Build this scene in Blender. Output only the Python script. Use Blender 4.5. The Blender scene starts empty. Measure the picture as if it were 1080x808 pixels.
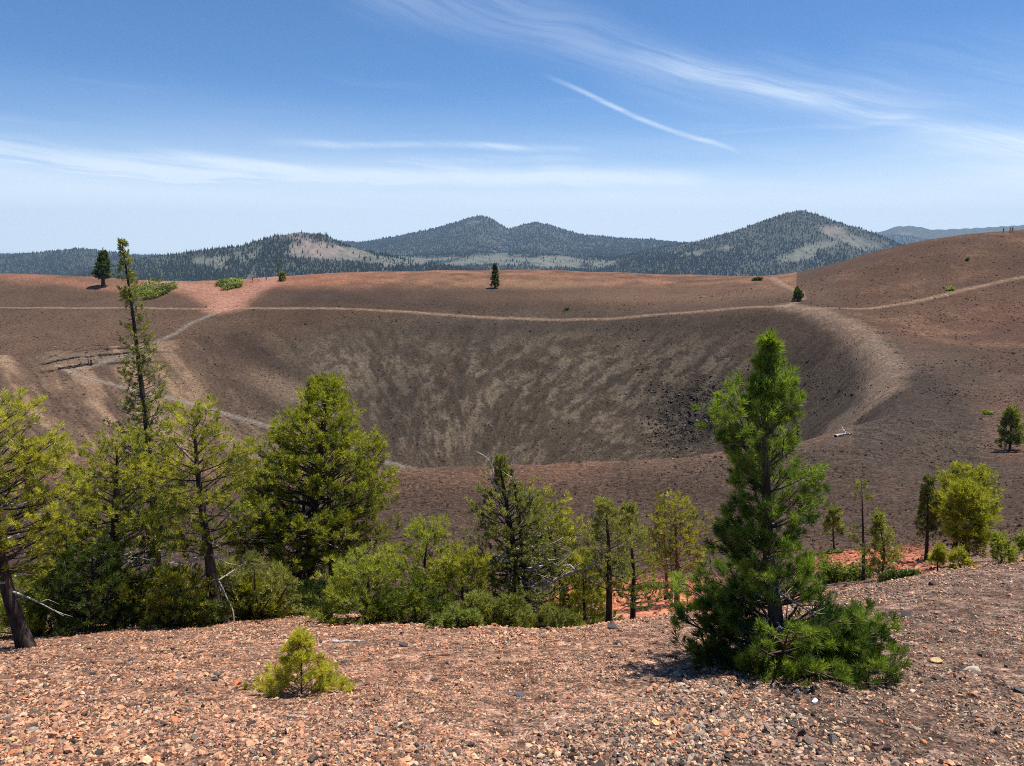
import bpy, math, random
import numpy as np
PI = math.pi
R_ = math.radians
random.seed(7)
S = bpy.context.scene

# ------------------------------------------------------------------ camera, world, sun
F = 780.0            # focal length in photo pixels (photo is 1080 x 808)
PITCH = R_(10.3)
cam = bpy.data.cameras.new('camera'); camo = bpy.data.objects.new('camera', cam); S.collection.objects.link(camo)
cam.sensor_width = 36; cam.lens = 36 * F / 1080; cam.clip_start = .05; cam.clip_end = 60000
camo.location = (0, 0, 0); camo.rotation_euler = (PI / 2 - PITCH, 0, 0)
S.camera = camo
SUN_AZ, SUN_EL = R_(62), R_(70)          # azimuth from +Y towards +X
sd = np.array([math.sin(SUN_AZ) * math.cos(SUN_EL), math.cos(SUN_AZ) * math.cos(SUN_EL), math.sin(SUN_EL)])
sl = bpy.data.lights.new('sun', 'SUN'); sl.energy = 5.0; sl.angle = R_(.5); sl.color = (1, .94, .85)
so = bpy.data.objects.new('sun', sl); S.collection.objects.link(so)
so.rotation_euler = (PI / 2 - SUN_EL, 0, PI - SUN_AZ)
S.view_settings.view_transform = 'Standard'; S.view_settings.look = 'None'
S.view_settings.exposure = 0.46; S.view_settings.gamma = 1
S.render.engine = 'CYCLES'
cy = S.cycles
cy.use_denoising = False; cy.filter_width = 1.0; cy.seed = 3
cy.max_bounces = 5; cy.diffuse_bounces = 3; cy.glossy_bounces = 1; cy.transmission_bounces = 4; cy.transparent_max_bounces = 8
cy.volume_bounces = 0; cy.sample_clamp_indirect = 5
cy.use_adaptive_sampling = True; cy.adaptive_threshold = .01

def pt(u, v):
    """world direction of a photo pixel, scaled to depth Y = 1 -> (X/Y, Z/Y)"""
    xc = (u - 540) / F; yc = -(v - 404) / F
    Y = math.cos(PITCH) + yc * math.sin(PITCH); Z = -math.sin(PITCH) + yc * math.cos(PITCH)
    return xc / Y, Z / Y
def wp(u, v, D):
    a, b = pt(u, v); return np.array([a * D, D, b * D])
def azel(u, v):
    a, b = pt(u, v); return math.atan(a), math.atan2(b, math.hypot(a, 1))
def proj(x, y, z):
    yy = np.maximum(y, .01)
    f = yy * math.cos(PITCH) - z * math.sin(PITCH); f = np.maximum(f, .01)
    up = yy * math.sin(PITCH) + z * math.cos(PITCH)
    return 540 + F * x / f, 404 - F * up / f

W = bpy.data.worlds.new('World'); S.world = W; W.use_nodes = True
nt = W.node_tree; N = nt.nodes; L = nt.links
class G:
    """tiny node-graph helper"""
    def __init__(s, tree): s.t = tree; s.N = tree.nodes; s.L = tree.links
    def put(s, inp, v):
        if isinstance(v, bpy.types.NodeSocket): s.L.new(v, inp)
        elif v is not None: inp.default_value = v
    def m(s, op, a, b=None, c=None, clamp=False):
        n = s.N.new('ShaderNodeMath'); n.operation = op; n.use_clamp = clamp
        s.put(n.inputs[0], a); s.put(n.inputs[1], b)
        if c is not None: s.put(n.inputs[2], c)
        return n.outputs[0]
    def vm(s, op, a, b=None):
        n = s.N.new('ShaderNodeVectorMath'); n.operation = op
        s.put(n.inputs[0], a); s.put(n.inputs[1], b); return n.outputs[0]
    def comb(s, x, y, z):
        n = s.N.new('ShaderNodeCombineXYZ'); s.put(n.inputs[0], x); s.put(n.inputs[1], y); s.put(n.inputs[2], z); return n.outputs[0]
    def noise(s, vec, scale, detail=4, rough=.55, dist=0):
        n = s.N.new('ShaderNodeTexNoise'); s.put(n.inputs['Vector'], vec); n.inputs['Scale'].default_value = scale
        n.inputs['Detail'].default_value = detail; n.inputs['Roughness'].default_value = rough; n.inputs['Distortion'].default_value = dist
        return n.outputs['Fac']
    def mr(s, v, a, b, c=0., d=1., smooth=True):
        n = s.N.new('ShaderNodeMapRange'); n.interpolation_type = 'SMOOTHSTEP' if smooth else 'LINEAR'
        s.put(n.inputs[0], v)
        for i, q in enumerate((a, b, c, d)): n.inputs[i + 1].default_value = q
        return n.outputs[0]
    def mix(s, f, a, b, mode='MIX'):
        n = s.N.new('ShaderNodeMix'); n.data_type = 'RGBA'; n.blend_type = mode
        s.put(n.inputs[0], f); s.put(n.inputs[6], a); s.put(n.inputs[7], b); return n.outputs[2]
    def curve(s, v, pts):
        n = s.N.new('ShaderNodeFloatCurve'); s.put(n.inputs['Value'], v)
        cu = n.mapping.curves[0]
        cu.points[0].location = pts[0]; cu.points[1].location = pts[-1]
        for p in pts[1:-1]: cu.points.new(*p)
        n.mapping.update(); return n.outputs[0]
    def attr(s, name):
        n = s.N.new('ShaderNodeAttribute'); n.attribute_name = name; return n
g = G(nt)
N.clear()
sky = N.new('ShaderNodeTexSky'); sky.sky_type = 'NISHITA'; sky.sun_disc = False
sky.sun_elevation = SUN_EL; sky.sun_rotation = SUN_AZ; sky.altitude = 2100; sky.air_density = 1.0; sky.dust_density = .25; sky.ozone_density = 2.2
tc = N.new('ShaderNodeTexCoord'); sep = N.new('ShaderNodeSeparateXYZ'); L.new(tc.outputs['Generated'], sep.inputs[0])
az = g.m('ARCTAN2', sep.outputs[0], sep.outputs[1]); el = g.m('ARCSINE', sep.outputs[2])
def A01(a): return (a + 1.0) / 2.0     # azimuth -1..1 rad -> 0..1
azn = g.m('MULTIPLY_ADD', az, .5, .5, clamp=True)
# warped, strongly stretched cirrus noise
warp = g.m('MULTIPLY', g.m('SUBTRACT', g.noise(g.comb(g.m('MULTIPLY', az, 3.), g.m('MULTIPLY', el, 6.), 3.), 1.0, 2), .5), .055)
elw = g.m('ADD', el, warp)
tilt = g.m('ADD', elw, g.m('MULTIPLY', az, .05))
n1 = g.noise(g.comb(g.m('MULTIPLY', az, 2.6), g.m('MULTIPLY', tilt, 34.), 0.), 1.0, 7, .6)
n2 = g.noise(g.comb(g.m('MULTIPLY', az, 1.6), g.m('MULTIPLY', tilt, 15.), 7.), 1.0, 5, .55)
n3 = g.noise(g.comb(g.m('MULTIPLY', az, 9.), g.m('MULTIPLY', g.m('ADD', tilt, g.m('MULTIPLY', az, .12)), 60.), 2.), 1.0, 5, .6)
low = g.mr(el, R_(1), R_(12.5), 1., 0.)
low2 = g.mr(el, R_(.5), R_(9.0), 1.25, 0.)
base = g.m('ADD', g.m('MULTIPLY', low, g.m('MULTIPLY_ADD', n2, 1.1, -.1, clamp=True)), g.m('MULTIPLY', low2, .56))
edge = g.m('SUBTRACT', R_(6.4), elw)
leftc = g.m('MULTIPLY', g.mr(edge, -.03, .03), g.mr(n1, .30, .62))
leftc = g.m('MULTIPLY', leftc, g.mr(az, -.25, .35, 1.05, .66))
# a few thin streaks higher up
hi = g.m('MULTIPLY', g.mr(n1, .56, .74), g.m('MULTIPLY', g.mr(el, R_(5), R_(8)), g.mr(el, R_(9.5), R_(13.), 1., 0.)))
def band(pts, wid, amt, soft=None):
    """bright wisp following pixel way-points, width in radians"""
    q = [azel(*p) for p in pts]
    a0, a1 = A01(q[0][0]), A01(q[-1][0])
    c = g.curve(azn, [(A01(a), e) for a, e in q])
    d = g.m('ABSOLUTE', g.m('SUBTRACT', g.m('ADD', el, g.m('MULTIPLY', warp, soft or 0.)), c))
    m_ = g.mr(d, 0., wid, 1., 0.)
    m_ = g.m('MULTIPLY', m_, g.mr(azn, a0, a0 + .05)); m_ = g.m('MULTIPLY', m_, g.mr(azn, a1 - .03, a1, 1., 0.))
    return g.m('MULTIPLY', m_, amt)
fib = g.mr(g.noise(g.comb(g.m('MULTIPLY', az, 5.), g.m('MULTIPLY', g.m('ADD', elw, g.m('MULTIPLY', az, .30)), 85.), 5.), 1., 6, .65), .28, .68, .25, 1.)
st = g.mr(n3, .25, .8, .35, 1.)
st2 = g.mr(n2, .2, .75, .6, 1.)
st2 = g.m('MULTIPLY', st2, fib)
b1 = g.m('MULTIPLY', band([(330, -30), (560, 22), (720, 78), (860, 98), (960, 128), (1080, 158), (1160, 172)], .055, .25, .3), st2)
b1b = g.m('MULTIPLY', band([(640, 45), (800, 92), (900, 112), (1000, 140), (1080, 153), (1160, 165)], .020, .42, .1), st2)
b2 = g.m('MULTIPLY', band([(560, 74), (600, 90), (640, 109), (690, 131), (730, 144), (760, 152), (790, 166)], .0050, .52, .05), g.mr(n3, .3, .62, .35, 1.))
b3 = g.m('MULTIPLY', band([(120, 160), (190, 164), (260, 173), (320, 180), (360, 186)], .012, .6, .25), st)
b4 = g.m('MULTIPLY', g.m('MULTIPLY', band([(250, 146), (330, 151), (430, 152), (560, 158), (640, 160)], .007, .5, .5), st), fib)
b5 = g.m('MULTIPLY', band([(280, 176), (360, 184), (480, 187), (640, 186), (760, 190)], .016, .42, .3), st)
b6 = g.m('MULTIPLY', band([(860, 60), (960, 78), (1080, 70), (1160, 72)], .06, .14, .5), st2)
tot = g.m('MAXIMUM', base, leftc)
tot = g.m('ADD', tot, g.m('MULTIPLY', hi, .12))
for b in (b1, b1b, b2, b3, b4, b5, b6): tot = g.m('ADD', tot, b)
tot = g.m('MINIMUM', tot, .9); tot = g.m('MAXIMUM', tot, 0.)
above = g.mr(el, -.02, .0)
tot = g.m('MULTIPLY', tot, above)
tint = g.mix(1.0, sky.outputs[0], (.66, .98, 1.28, 1), 'MULTIPLY')
skc = g.mix(tot, tint, (8.8, 10.0, 11.2, 1))
bg = N.new('ShaderNodeBackground'); bg.inputs[1].default_value = .074; L.new(skc, bg.inputs[0])
wo = N.new('ShaderNodeOutputWorld'); L.new(bg.outputs[0], wo.inputs[0])

# ------------------------------------------------------------------ helpers
def tag(o, label=None, cat=None, group=None, kind=None):
    if label: o['label'] = label
    if cat: o['category'] = cat
    if group: o['group'] = group
    if kind: o['kind'] = kind
    return o
def empty(name, loc, label=None, cat=None, group=None):
    o = bpy.data.objects.new(name, None); S.collection.objects.link(o); o.location = loc; o.empty_display_size = .2
    return tag(o, label, cat, group)
def mesh_obj(name, V, Fc, mat, parent=None, attrs=None, smooth=False, origin=None):
    """V (n,3); Fc (m,k) equal sized faces; vertices are world coordinates"""
    V = np.asarray(V, dtype=np.float64)
    if origin is None: origin = np.zeros(3)
    if parent is not None: origin = np.array(parent.location)
    V = (V - origin).astype(np.float32)
    me = bpy.data.meshes.new(name); n = len(V)
    me.vertices.add(n); me.vertices.foreach_set('co', V.ravel())
    groups = Fc if isinstance(Fc, list) else [Fc]
    tot = sum(f.size for f in groups); cnt = sum(len(f) for f in groups)
    me.loops.add(tot); me.polygons.add(cnt)
    me.loops.foreach_set('vertex_index', np.concatenate([f.ravel() for f in groups]).astype(np.int32))
    ls = []; o0 = 0
    for f in groups:
        ls.append(o0 + np.arange(len(f)) * f.shape[1]); o0 += f.size
    me.polygons.foreach_set('loop_start', np.concatenate(ls).astype(np.int32))
    me.update(calc_edges=True)
    me.polygons.foreach_set('use_smooth', np.full(cnt, bool(smooth)))
    for k, a in (attrs or {}).items():
        a = np.asarray(a, dtype=np.float32)
        if a.ndim == 1:
            at = me.attributes.new(k, 'FLOAT', 'POINT'); at.data.foreach_set('value', a)
        else:
            if a.shape[1] == 3: a = np.hstack([a, np.ones((len(a), 1), np.float32)])
            at = me.attributes.new(k, 'FLOAT_COLOR', 'POINT'); at.data.foreach_set('color', a.ravel())
    me.materials.append(mat)
    o = bpy.data.objects.new(name, me); S.collection.objects.link(o)
    if parent is not None: o.parent = parent
    else: o.location = tuple(float(q) for q in origin)
    return o

def hash2(ix, iy, seed):
    h = (ix.astype(np.int64) * 374761393 + iy.astype(np.int64) * 668265263 + seed * 974634777) & 0xffffffff
    h = ((h ^ (h >> 13)) * 1274126177) & 0xffffffff
    return ((h ^ (h >> 16)) & 0xffff) / 65535.0
def vnoise(x, y, seed=0):
    ix = np.floor(x); iy = np.floor(y); fx = x - ix; fy = y - iy
    fx = fx * fx * (3 - 2 * fx); fy = fy * fy * (3 - 2 * fy)
    a = hash2(ix, iy, seed); b = hash2(ix + 1, iy, seed); c = hash2(ix, iy + 1, seed); d = hash2(ix + 1, iy + 1, seed)
    return (a * (1 - fx) + b * fx) * (1 - fy) + (c * (1 - fx) + d * fx) * fy
def fbm(x, y, seed=0, oct=4, gain=.5):
    s = 0; a = 1; t = 0
    for i in range(oct):
        s = s + a * (vnoise(x * (1.97 ** i) + i * 17.3, y * (1.97 ** i) - i * 9.1, seed + i) - .5); t += a; a *= gain
    return s / t * 2      # about -1..1
def sm(x, a, b):
    t = np.clip((x - a) / (b - a), 0, 1); return t * t * (3 - 2 * t)

# ------------------------------------------------------------------ terrain of the cone: knots down each line of sight
# rows: knot -> list of (u, D, v)  or (u, D, None, z)
def vv(lst): return lst
K = [
 [(0, 3.8, 808), (540, 3.8, 808), (1080, 4.0, 808)],
 [(-200, 7.3, 712), (0, 7.5, 700), (120, 7.8, 693), (240, 8.1, 685), (360, 8.5, 678), (480, 8.8, 672), (600, 9.2, 665), (720, 9.6, 656), (800, 10, 648), (860, 10.5, 638), (935, 11.2, 620), (1000, 12.2, 605), (1080, 13, 597), (1280, 14, 585)],
 [(-200, 15, None, -9.1), (600, 15, None, -8.7), (720, 17, 648), (860, 17, 628), (935, 17, 617), (1000, 17, 602), (1080, 18, 593), (1280, 19, 575)],
 [(-200, 26, 670), (360, 26, 662), (480, 26, 652), (600, 26, 645), (720, 26, 634), (860, 26, 612), (935, 26, 604), (1000, 25, 596), (1080, 27, 580), (1280, 27, 565)],
 [(-200, 46, 600), (480, 46, 600), (600, 46, 598), (720, 46, 588), (860, 46, 566), (935, 46, 560), (1000, 46, 545), (1080, 48, 525), (1280, 50, 500)],
 [(-200, 72, 470), (0, 70, 480), (120, 69, 485), (240, 68, 495), (360, 68, 503), (480, 70, 498), (600, 72, 492), (720, 74, 484), (800, 77, 476), (860, 81, 464), (900, 86, 447), (935, 90, 440), (1000, 78, 468), (1080, 80, 462), (1280, 80, 440)],
 [(-200, 90, None, -27), (0, 95, None, -31), (120, 108, None, -38), (240, 120, None, -50), (360, 126, None, -58), (480, 128, None, -61), (600, 128, None, -61), (720, 124, None, -57), (800, 118, None, -50), (860, 108, None, -34), (900, 108, None, -26), (935, 108, 414), (1000, 100, 425), (1080, 105, 420), (1280, 105, 395)],
 [(-200, 130, 420), (0, 135, 438), (120, 142, 455), (240, 152, 484), (360, 160, None, -47), (480, 166, None, -48.5), (600, 166, None, -48.5), (720, 164, None, -47), (800, 158, None, -42), (860, 145, None, -32), (900, 135, None, -25), (935, 120, 398), (1000, 130, 385), (1080, 135, 380), (1280, 135, 350)],
 [(-200, 228, 324), (0, 228, 325), (240, 226, 325.5), (360, 225, 325.5), (430, 223, 329), (480, 220, 334), (600, 215, 337.5), (720, 207, 330), (800, 200, 323), (860, 190, 326), (900, 170, 343), (935, 142, 374), (1000, 165, 350), (1080, 172, 335), (1280, 170, 300)],
 [(-200, 245, 309), (0, 245, 311), (120, 244, 313), (210, 242, 316), (245, 240, 314), (290, 243, 309), (360, 246, 308), (480, 248, 306), (600, 242, 310), (720, 235, 312), (800, 222, 307), (860, 206, 311), (900, 198, 318), (935, 188, 322), (1000, 190, 316), (1080, 195, 298), (1280, 195, 265)],
 [(-200, 275, 283), (0, 275, 288), (60, 275, 290), (120, 272, 293), (170, 268, 297), (240, 264, 296), (300, 275, 291), (360, 285, 287.5), (480, 292, 285), (560, 292, 284), (640, 289, 287), (720, 282, 290), (800, 272, 292), (835, 262, 291), (880, 256, 278), (935, 250, 261), (1000, 243, 249), (1080, 238, 242), (1280, 238, 225)],
]
BACK = [(3.8, -2.4), (9, -4.6), (16, -8.5), (26, -14), (46, -25), (70, -37), (118, -62), (165, -85), (220, -110), (248, -125), (290, -145)]
azf = np.concatenate([np.arange(-180, -42, 2.0), np.arange(-42, 42.01, .11), np.arange(44, 180.1, 2.0)])
azd = np.arange(-180, 181, 1.0)
def smooth_az(v, s=1.6):
    k = np.arange(-8, 9); w = np.exp(-.5 * (k / s) ** 2); w /= w.sum()
    vp = np.concatenate([v[:-1][-8:], v, v[1:][:8]])
    return np.convolve(vp, w, 'valid')
KR, KZ = [], []
for row, (br, bz) in zip(K, BACK):
    A, Rr, Z = [], [], []
    for e in row:
        if e[2] is not None:
            p = wp(e[0], e[2], e[1])
        else:
            a = pt(e[0], 500 if e[1] > 60 else 640)[0]; p = np.array([a * e[1], e[1], e[3]])
        A.append(math.degrees(math.atan2(p[0], p[1]))); Rr.append(math.hypot(p[0], p[1])); Z.append(p[2])
    A = [-180, -95] + A + [95, 180]; Rr = [br, br] + Rr + [br, br]; Z = [bz, bz] + Z + [bz, bz]
    KR.append(np.interp(azf, azd, smooth_az(np.interp(azd, A, Rr)))); KZ.append(np.interp(azf, azd, smooth_az(np.interp(azd, A, Z))))
KR = np.array(KR); KZ = np.array(KZ)
r12 = KR[-1] + 45; z12 = np.minimum(KZ[-1] - 20, -20.)
KR = np.vstack([np.full(len(azf), .2), KR, r12, np.full(len(azf), 660.)])
KZ = np.vstack([np.full(len(azf), -1.62), KZ, z12, np.full(len(azf), -216.)])
def geo(a, b, n): return np.exp(np.linspace(math.log(a), math.log(b), n, endpoint=False))
rr = np.concatenate([geo(.3, 1.5, 14), geo(1.5, 16, 330), geo(16, 60, 240), geo(60, 300, 700), geo(300, 640, 50), [640.]])
def pchip_cols(X, Y, x):
    """monotone cubic through knots for each column; X,Y (k,c), x (n,) -> (n,c)"""
    h = np.diff(X, axis=0); d = np.diff(Y, axis=0) / h
    m = np.zeros_like(X)
    w1 = 2 * h[1:] + h[:-1]; w2 = h[1:] + 2 * h[:-1]
    same = (d[1:] * d[:-1]) > 0
    with np.errstate(divide='ignore', invalid='ignore'):
        mm = (w1 + w2) / (w1 / d[:-1] + w2 / d[1:])
    m[1:-1] = np.where(same, mm, 0); m[0] = d[0]; m[-1] = d[-1]
    out = np.zeros((len(x), X.shape[1]))
    for c in range(X.shape[1]):
        i = np.clip(np.searchsorted(X[:, c], x) - 1, 0, X.shape[0] - 2)
        hh = h[i, c]; t = (x - X[i, c]) / hh
        out[:, c] = (Y[i, c] * (1 + 2 * t) * (1 - t) ** 2 + hh * m[i, c] * t * (1 - t) ** 2 + Y[i + 1, c] * t * t * (3 - 2 * t) + hh * m[i + 1, c] * t * t * (t - 1))
    return out
GZ = pchip_cols(KR, KZ, rr)
GA, GR = np.meshgrid(np.radians(azf), rr)
GX = GR * np.sin(GA); GY = GR * np.cos(GA)
# pit wall relief, gullies and rubble
PC = np.array([-8., 132.])
dx, dy = GX - PC[0], GY - PC[1]
prad = np.hypot(dx, dy); pang = np.arctan2(dx, dy)
pang_t = pang + .0035 * prad
gul = fbm(pang_t * 55 / 2.2, prad / 16, 11, 4)
mid = sm(GR, 14, 30) * (1 - sm(GR, 300, 340))
GZ += mid * (fbm(GX / 14, GY / 14, 3, 4) * .35 + fbm(GX / 1.3, GY / 1.3, 5, 3) * .045 * (1 + sm(GR, 60, 120)))
inpit = sm(prad, 96, 84) * sm(GR, 62, 80)
GZ += inpit * gul * .34
near = 1 - sm(GR, 12, 20)
GZ += near * sm(GR, .5, 3) * (fbm(GX / 1.6, GY / 1.6, 21, 4) * .07 + fbm(GX / .22, GY / .22, 23, 4) * .022)
# ledges of bedded cinders above the trail bend on the left wall
PU, PV = proj(GX, GY, GZ)
led = sm(PU, 10, 70) * (1 - sm(PU, 170, 215)) * (GR > 100) * sm(PV, 352, 362) * (1 - sm(PV, 390, 396))
tt = (PV + (PU - 100) * .07) / 8.5 + fbm(GX / 9, GY / 9, 31, 3) * .8

outc = np.exp(-(((PU - 728) / 42) ** 2 + ((PV - 440) / 38) ** 2) ** 1.5) * (GR > 95) * (GR < 205)
GZ += outc * (np.abs(fbm(GX / 1.8, GY / 1.8, 41, 4)) * 1.5)
azfr = np.radians(azf)
def H(x, y):
    x = np.atleast_1d(np.asarray(x, float)); y = np.atleast_1d(np.asarray(y, float))
    r = np.clip(np.hypot(x, y), .31, 639); a = np.arctan2(x, y)
    i = np.clip(np.searchsorted(rr, r) - 1, 0, len(rr) - 2); j = np.clip(np.searchsorted(azfr, a) - 1, 0, len(azf) - 2)
    t = (r - rr[i]) / (rr[i + 1] - rr[i]); s = (a - azfr[j]) / (azfr[j + 1] - azfr[j])
    return (GZ[i, j] * (1 - s) + GZ[i, j + 1] * s) * (1 - t) + (GZ[i + 1, j] * (1 - s) + GZ[i + 1, j + 1] * s) * t
DM = geo(2.5, 420, 5000)
def hit(u, v, dmin=2.5):
    a, b = pt(u, v); D = DM[DM >= dmin]
    below = b * D < H(a * D, D)
    k = int(np.argmax(below)) if below.any() else len(D) - 1
    d = D[k]; return np.array([a * d, d, float(H(a * d, d)[0])])
def ground(u, D, vref=640):
    a = pt(u, vref)[0]; return np.array([a * D, D, float(H(a * D, D)[0])])

# ------------------------------------------------------------------ trails (world polylines)
def line(pts, dmin=60, step=1.0):
    P = np.array([hit(u, v, dmin)[:2] for u, v in pts])
    # smooth resample
    seg = np.r_[0, np.cumsum(np.hypot(*np.diff(P, axis=0).T))]
    n = max(8, int(seg[-1] / step)); s = np.linspace(0, seg[-1], n)
    Q = np.c_[np.interp(s, seg, P[:, 0]), np.interp(s, seg, P[:, 1])]
    for _ in range(int(4 / step) + 2):
        Q[1:-1] = (Q[:-2] + Q[1:-1] * 2 + Q[2:]) / 4
    return Q
TAN = np.array([.235, .155, .10]); GREY = np.array([.17, .145, .12]); RED = np.array([.33, .165, .115]); WIDE = np.array([.235, .162, .115])
TRAILS = [
 ([(-60, 324), (0, 324.5), (120, 325), (230, 325.5), (360, 325.5), (430, 329), (500, 334), (575, 337), (650, 336), (720, 330), (780, 324.5), (830, 323)], .7, .7, TAN, 'narrow pale trail along the far rim of the crater pit'),
 ([(830, 323), (860, 327), (890, 340), (914, 357), (930, 378), (936, 398), (927, 420), (905, 441), (872, 456)], 3.6, 3.2, WIDE, 'broad worn trail curving round the right end of the crater pit'),
 ([(830, 323), (846, 315), (843, 308), (824, 300), (813, 293)], 1.2, .8, TAN, 'short pale trail climbing through the notch in the rim'),
 ([(850, 326), (910, 326), (960, 319), (1010, 307), (1060, 296), (1110, 287)], .9, .7, TAN, 'pale trail slanting up the right hand hill'),
 ([(238, 326), (205, 339), (185, 352), (160, 363), (130, 375), (100, 386), (80, 389), (66, 388)], 1.0, .6, GREY, 'upper leg of the trail going down into the pit'),
 ([(62, 386), (75, 394), (95, 400), (130, 409), (165, 416), (200, 425), (250, 440), (300, 455), (350, 472), (400, 487), (440, 496)], .95, .5, GREY * 1.1, 'lower leg of the trail slanting down to the pit floor'),
 ([(240, 324), (228, 313), (205, 304), (180, 299), (160, 297)], 5.0, 5.0, RED, 'red cinder track forking left past the low green bush'),
 ([(236, 324), (250, 316), (266, 306), (285, 297), (300, 291)], 5.0, 5.0, RED, 'red cinder track forking right past the low green bush'),
]
def dist_line(X, Y, Q, thin=1):
    D = np.full(X.shape, 1e9)
    A_, B_ = Q[:-1], Q[1:]
    for a, b in zip(A_, B_):
        m_ = (np.abs(X - a[0]) < 14) & (np.abs(Y - a[1]) < 14)
        if not m_.any(): continue
        x = X[m_]; y = Y[m_]; ab = b - a; t = np.clip(((x - a[0]) * ab[0] + (y - a[1]) * ab[1]) / (ab @ ab + 1e-9), 0, 1)
        D[m_] = np.minimum(D[m_], np.hypot(x - a[0] - t * ab[0], y - a[1] - t * ab[1]))
    return D
TL = [(line(p, 100 if 'leg' in l else 60, 1.2), w, s, c, l) for p, w, s, c, l in TRAILS]

def LEDGE(u, v, X, Y, Rr):
    m_ = sm(u, 25, 60) * (1 - sm(u, 150, 200)) * (Rr > 100) * (Rr < 222) * (Y > 0)
    t = v - (u - 100) ** 2 * -.0012 * 0 - 1.2 * fbm(u / 22, v * 0, 131, 3); o = np.zeros(u.shape)
    for c, w, sl, q in ((383.5, 1.5, -.03, 1.), (374., 1.1, -.05, .9), (368., .9, -.05, .6), (361., .9, -.05, .5), (388.5, 1.2, -.10, .0)):
        dv = np.abs(t - (c + sl * (u - 100) + .0010 * (u - 130) ** 2))
        brk = sm(fbm(u / 9 + c, u * 0 + c, 137, 3), -.5, -.15)
        o = np.maximum(o, (1 - sm(dv, w * .5, w * 1.3)) * q * brk)
    return o * m_
def colour(X, Y, Z):
    """albedo of the ground by place"""
    shp = X.shape; X = X.ravel(); Y = Y.ravel(); Z = Z.ravel(); Rr = np.hypot(X, Y)
    u, v = proj(X, Y, Z)
    n1 = fbm(X / 6, Y / 6, 61, 4); n2 = fbm(X / 22, Y / 22, 67, 3); n3 = fbm(X / .9, Y / .9, 71, 3)
    C = np.empty((len(X), 3)); C[:] = (.098, .066, .048)
    def lay(c, a):
        a = np.clip(a, 0, 1)[:, None]; C[:] = C * (1 - a) + np.array(c) * a
    def br(u0, v0, ru, rv, r0, r1, c, a, ang=0., k=1.5, jig=.35):
        du = (u - u0); dv = (v - v0); ca, sa = math.cos(ang), math.sin(ang)
        e = ((du * ca + dv * sa) / ru) ** 2 + ((-du * sa + dv * ca) / rv) ** 2 + jig * n1
        lay(c, np.exp(-np.clip(e, 0, 50) ** k) * a * (Rr > r0) * (Rr < r1) * (Y > 0))
    # pit
    prad = np.hypot(X - PC[0], Y - PC[1]); pa = np.arctan2(X - PC[0], Y - PC[1])
    pit = sm(prad, 100, 82) * sm(Rr, 64, 78)
    lay((.088, .066, .050), pit * .9)
    sh = (pa - (.001 + .0042 * sm(u, 400, 680)) * prad + .02 * n1) * 62
    wis = fbm(sh / 1.5 + n1 * .25, prad / 3.1, 81, 5, .62); big = fbm(X / 16, Y / 16, 83, 3)
    wis2 = fbm(sh / .9, prad / 3., 87, 4, .6)
    wm = sm(wis + .28 * big - .10 * sm(v, 430, 490) * sm(u, 330, 400), .03, .17) * (.75 + .9 * wis2)
    lowm = sm(v, 345, 385) * .9 + .1
    lay((.215, .172, .130), pit * wm * .62 * lowm * sm(1 - np.abs(u - 450) / 420, 0, .3))
    lay((.045, .035, .028), pit * sm(-wis2 - .3 * wis, .0, .3) * .6)
    # lighter left wall
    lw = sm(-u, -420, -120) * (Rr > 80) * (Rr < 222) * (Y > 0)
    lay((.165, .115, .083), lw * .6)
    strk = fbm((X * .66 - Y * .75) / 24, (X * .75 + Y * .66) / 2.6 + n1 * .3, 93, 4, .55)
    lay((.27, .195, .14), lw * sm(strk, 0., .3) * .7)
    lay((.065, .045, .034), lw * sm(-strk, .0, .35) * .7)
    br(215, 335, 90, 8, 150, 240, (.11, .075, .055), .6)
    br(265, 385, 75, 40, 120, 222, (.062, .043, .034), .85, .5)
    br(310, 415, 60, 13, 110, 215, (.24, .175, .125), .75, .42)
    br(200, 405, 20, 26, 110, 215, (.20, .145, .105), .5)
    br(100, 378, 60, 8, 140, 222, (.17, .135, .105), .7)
    lay((.028, .02, .016), LEDGE(u, v, X, Y, Rr) * .85)
    br(70, 387, 20, 4, 120, 222, (.22, .155, .10), .8)
    # dark outcrop of lava
    e = np.exp(-(((u - 728) / 40) ** 2 + ((v - 440) / 36) ** 2 + .5 * n1) ** 2) * (Rr > 95) * (Rr < 205)
    lay((.035, .029, .025), e * sm(fbm(X / 2.2, Y / 2.2, 99, 4), -.2, .15) * .9)
    br(800, 340, 190, 10, 150, 222, (.05, .038, .03), .6); br(560, 345, 160, 7, 150, 222, (.055, .042, .033), .55)
    br(420, 440, 40, 60, 100, 200, (.045, .034, .027), .5, .1)
    # far slopes above the rim trail
    far = (Rr > 205) * (Y > 0)
    topb = sm(-v, -309, -296) * far * (u < 840)
    lay((.25, .135, .088), topb * (.35 + .4 * sm(u, 190, 260)) * (.7 + .9 * n1 + .4 * n3)); lay((.28, .125, .082), topb * sm(-u, -470, -300) * sm(u, 200, 260) * .55)
    br(700, 312, 150, 9, 200, 330, (.22, .14, .095), .6, -.03); br(560, 300, 70, 5, 200, 330, (.27, .175, .115), .6)
    br(460, 322, 190, 6, 222, 330, (.072, .05, .038), .75); br(350, 313, 70, 7, 222, 330, (.068, .047, .036), .85)
    br(60, 312, 70, 12, 225, 330, (.08, .055, .042), .8); br(170, 312, 50, 10, 225, 330, (.085, .057, .043), .8)
    br(60, 296, 90, 4, 225, 330, (.23, .115, .08), .7, .15); br(160, 304, 60, 4, 225, 330, (.24, .13, .09), .5)
    br(238, 306, 32, 14, 222, 330, (.33, .17, .12), .9, 0, 1.2)
    # right hill
    rh = sm(u, 850, 930) * (Rr > 175) * (Y > 0)
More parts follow.
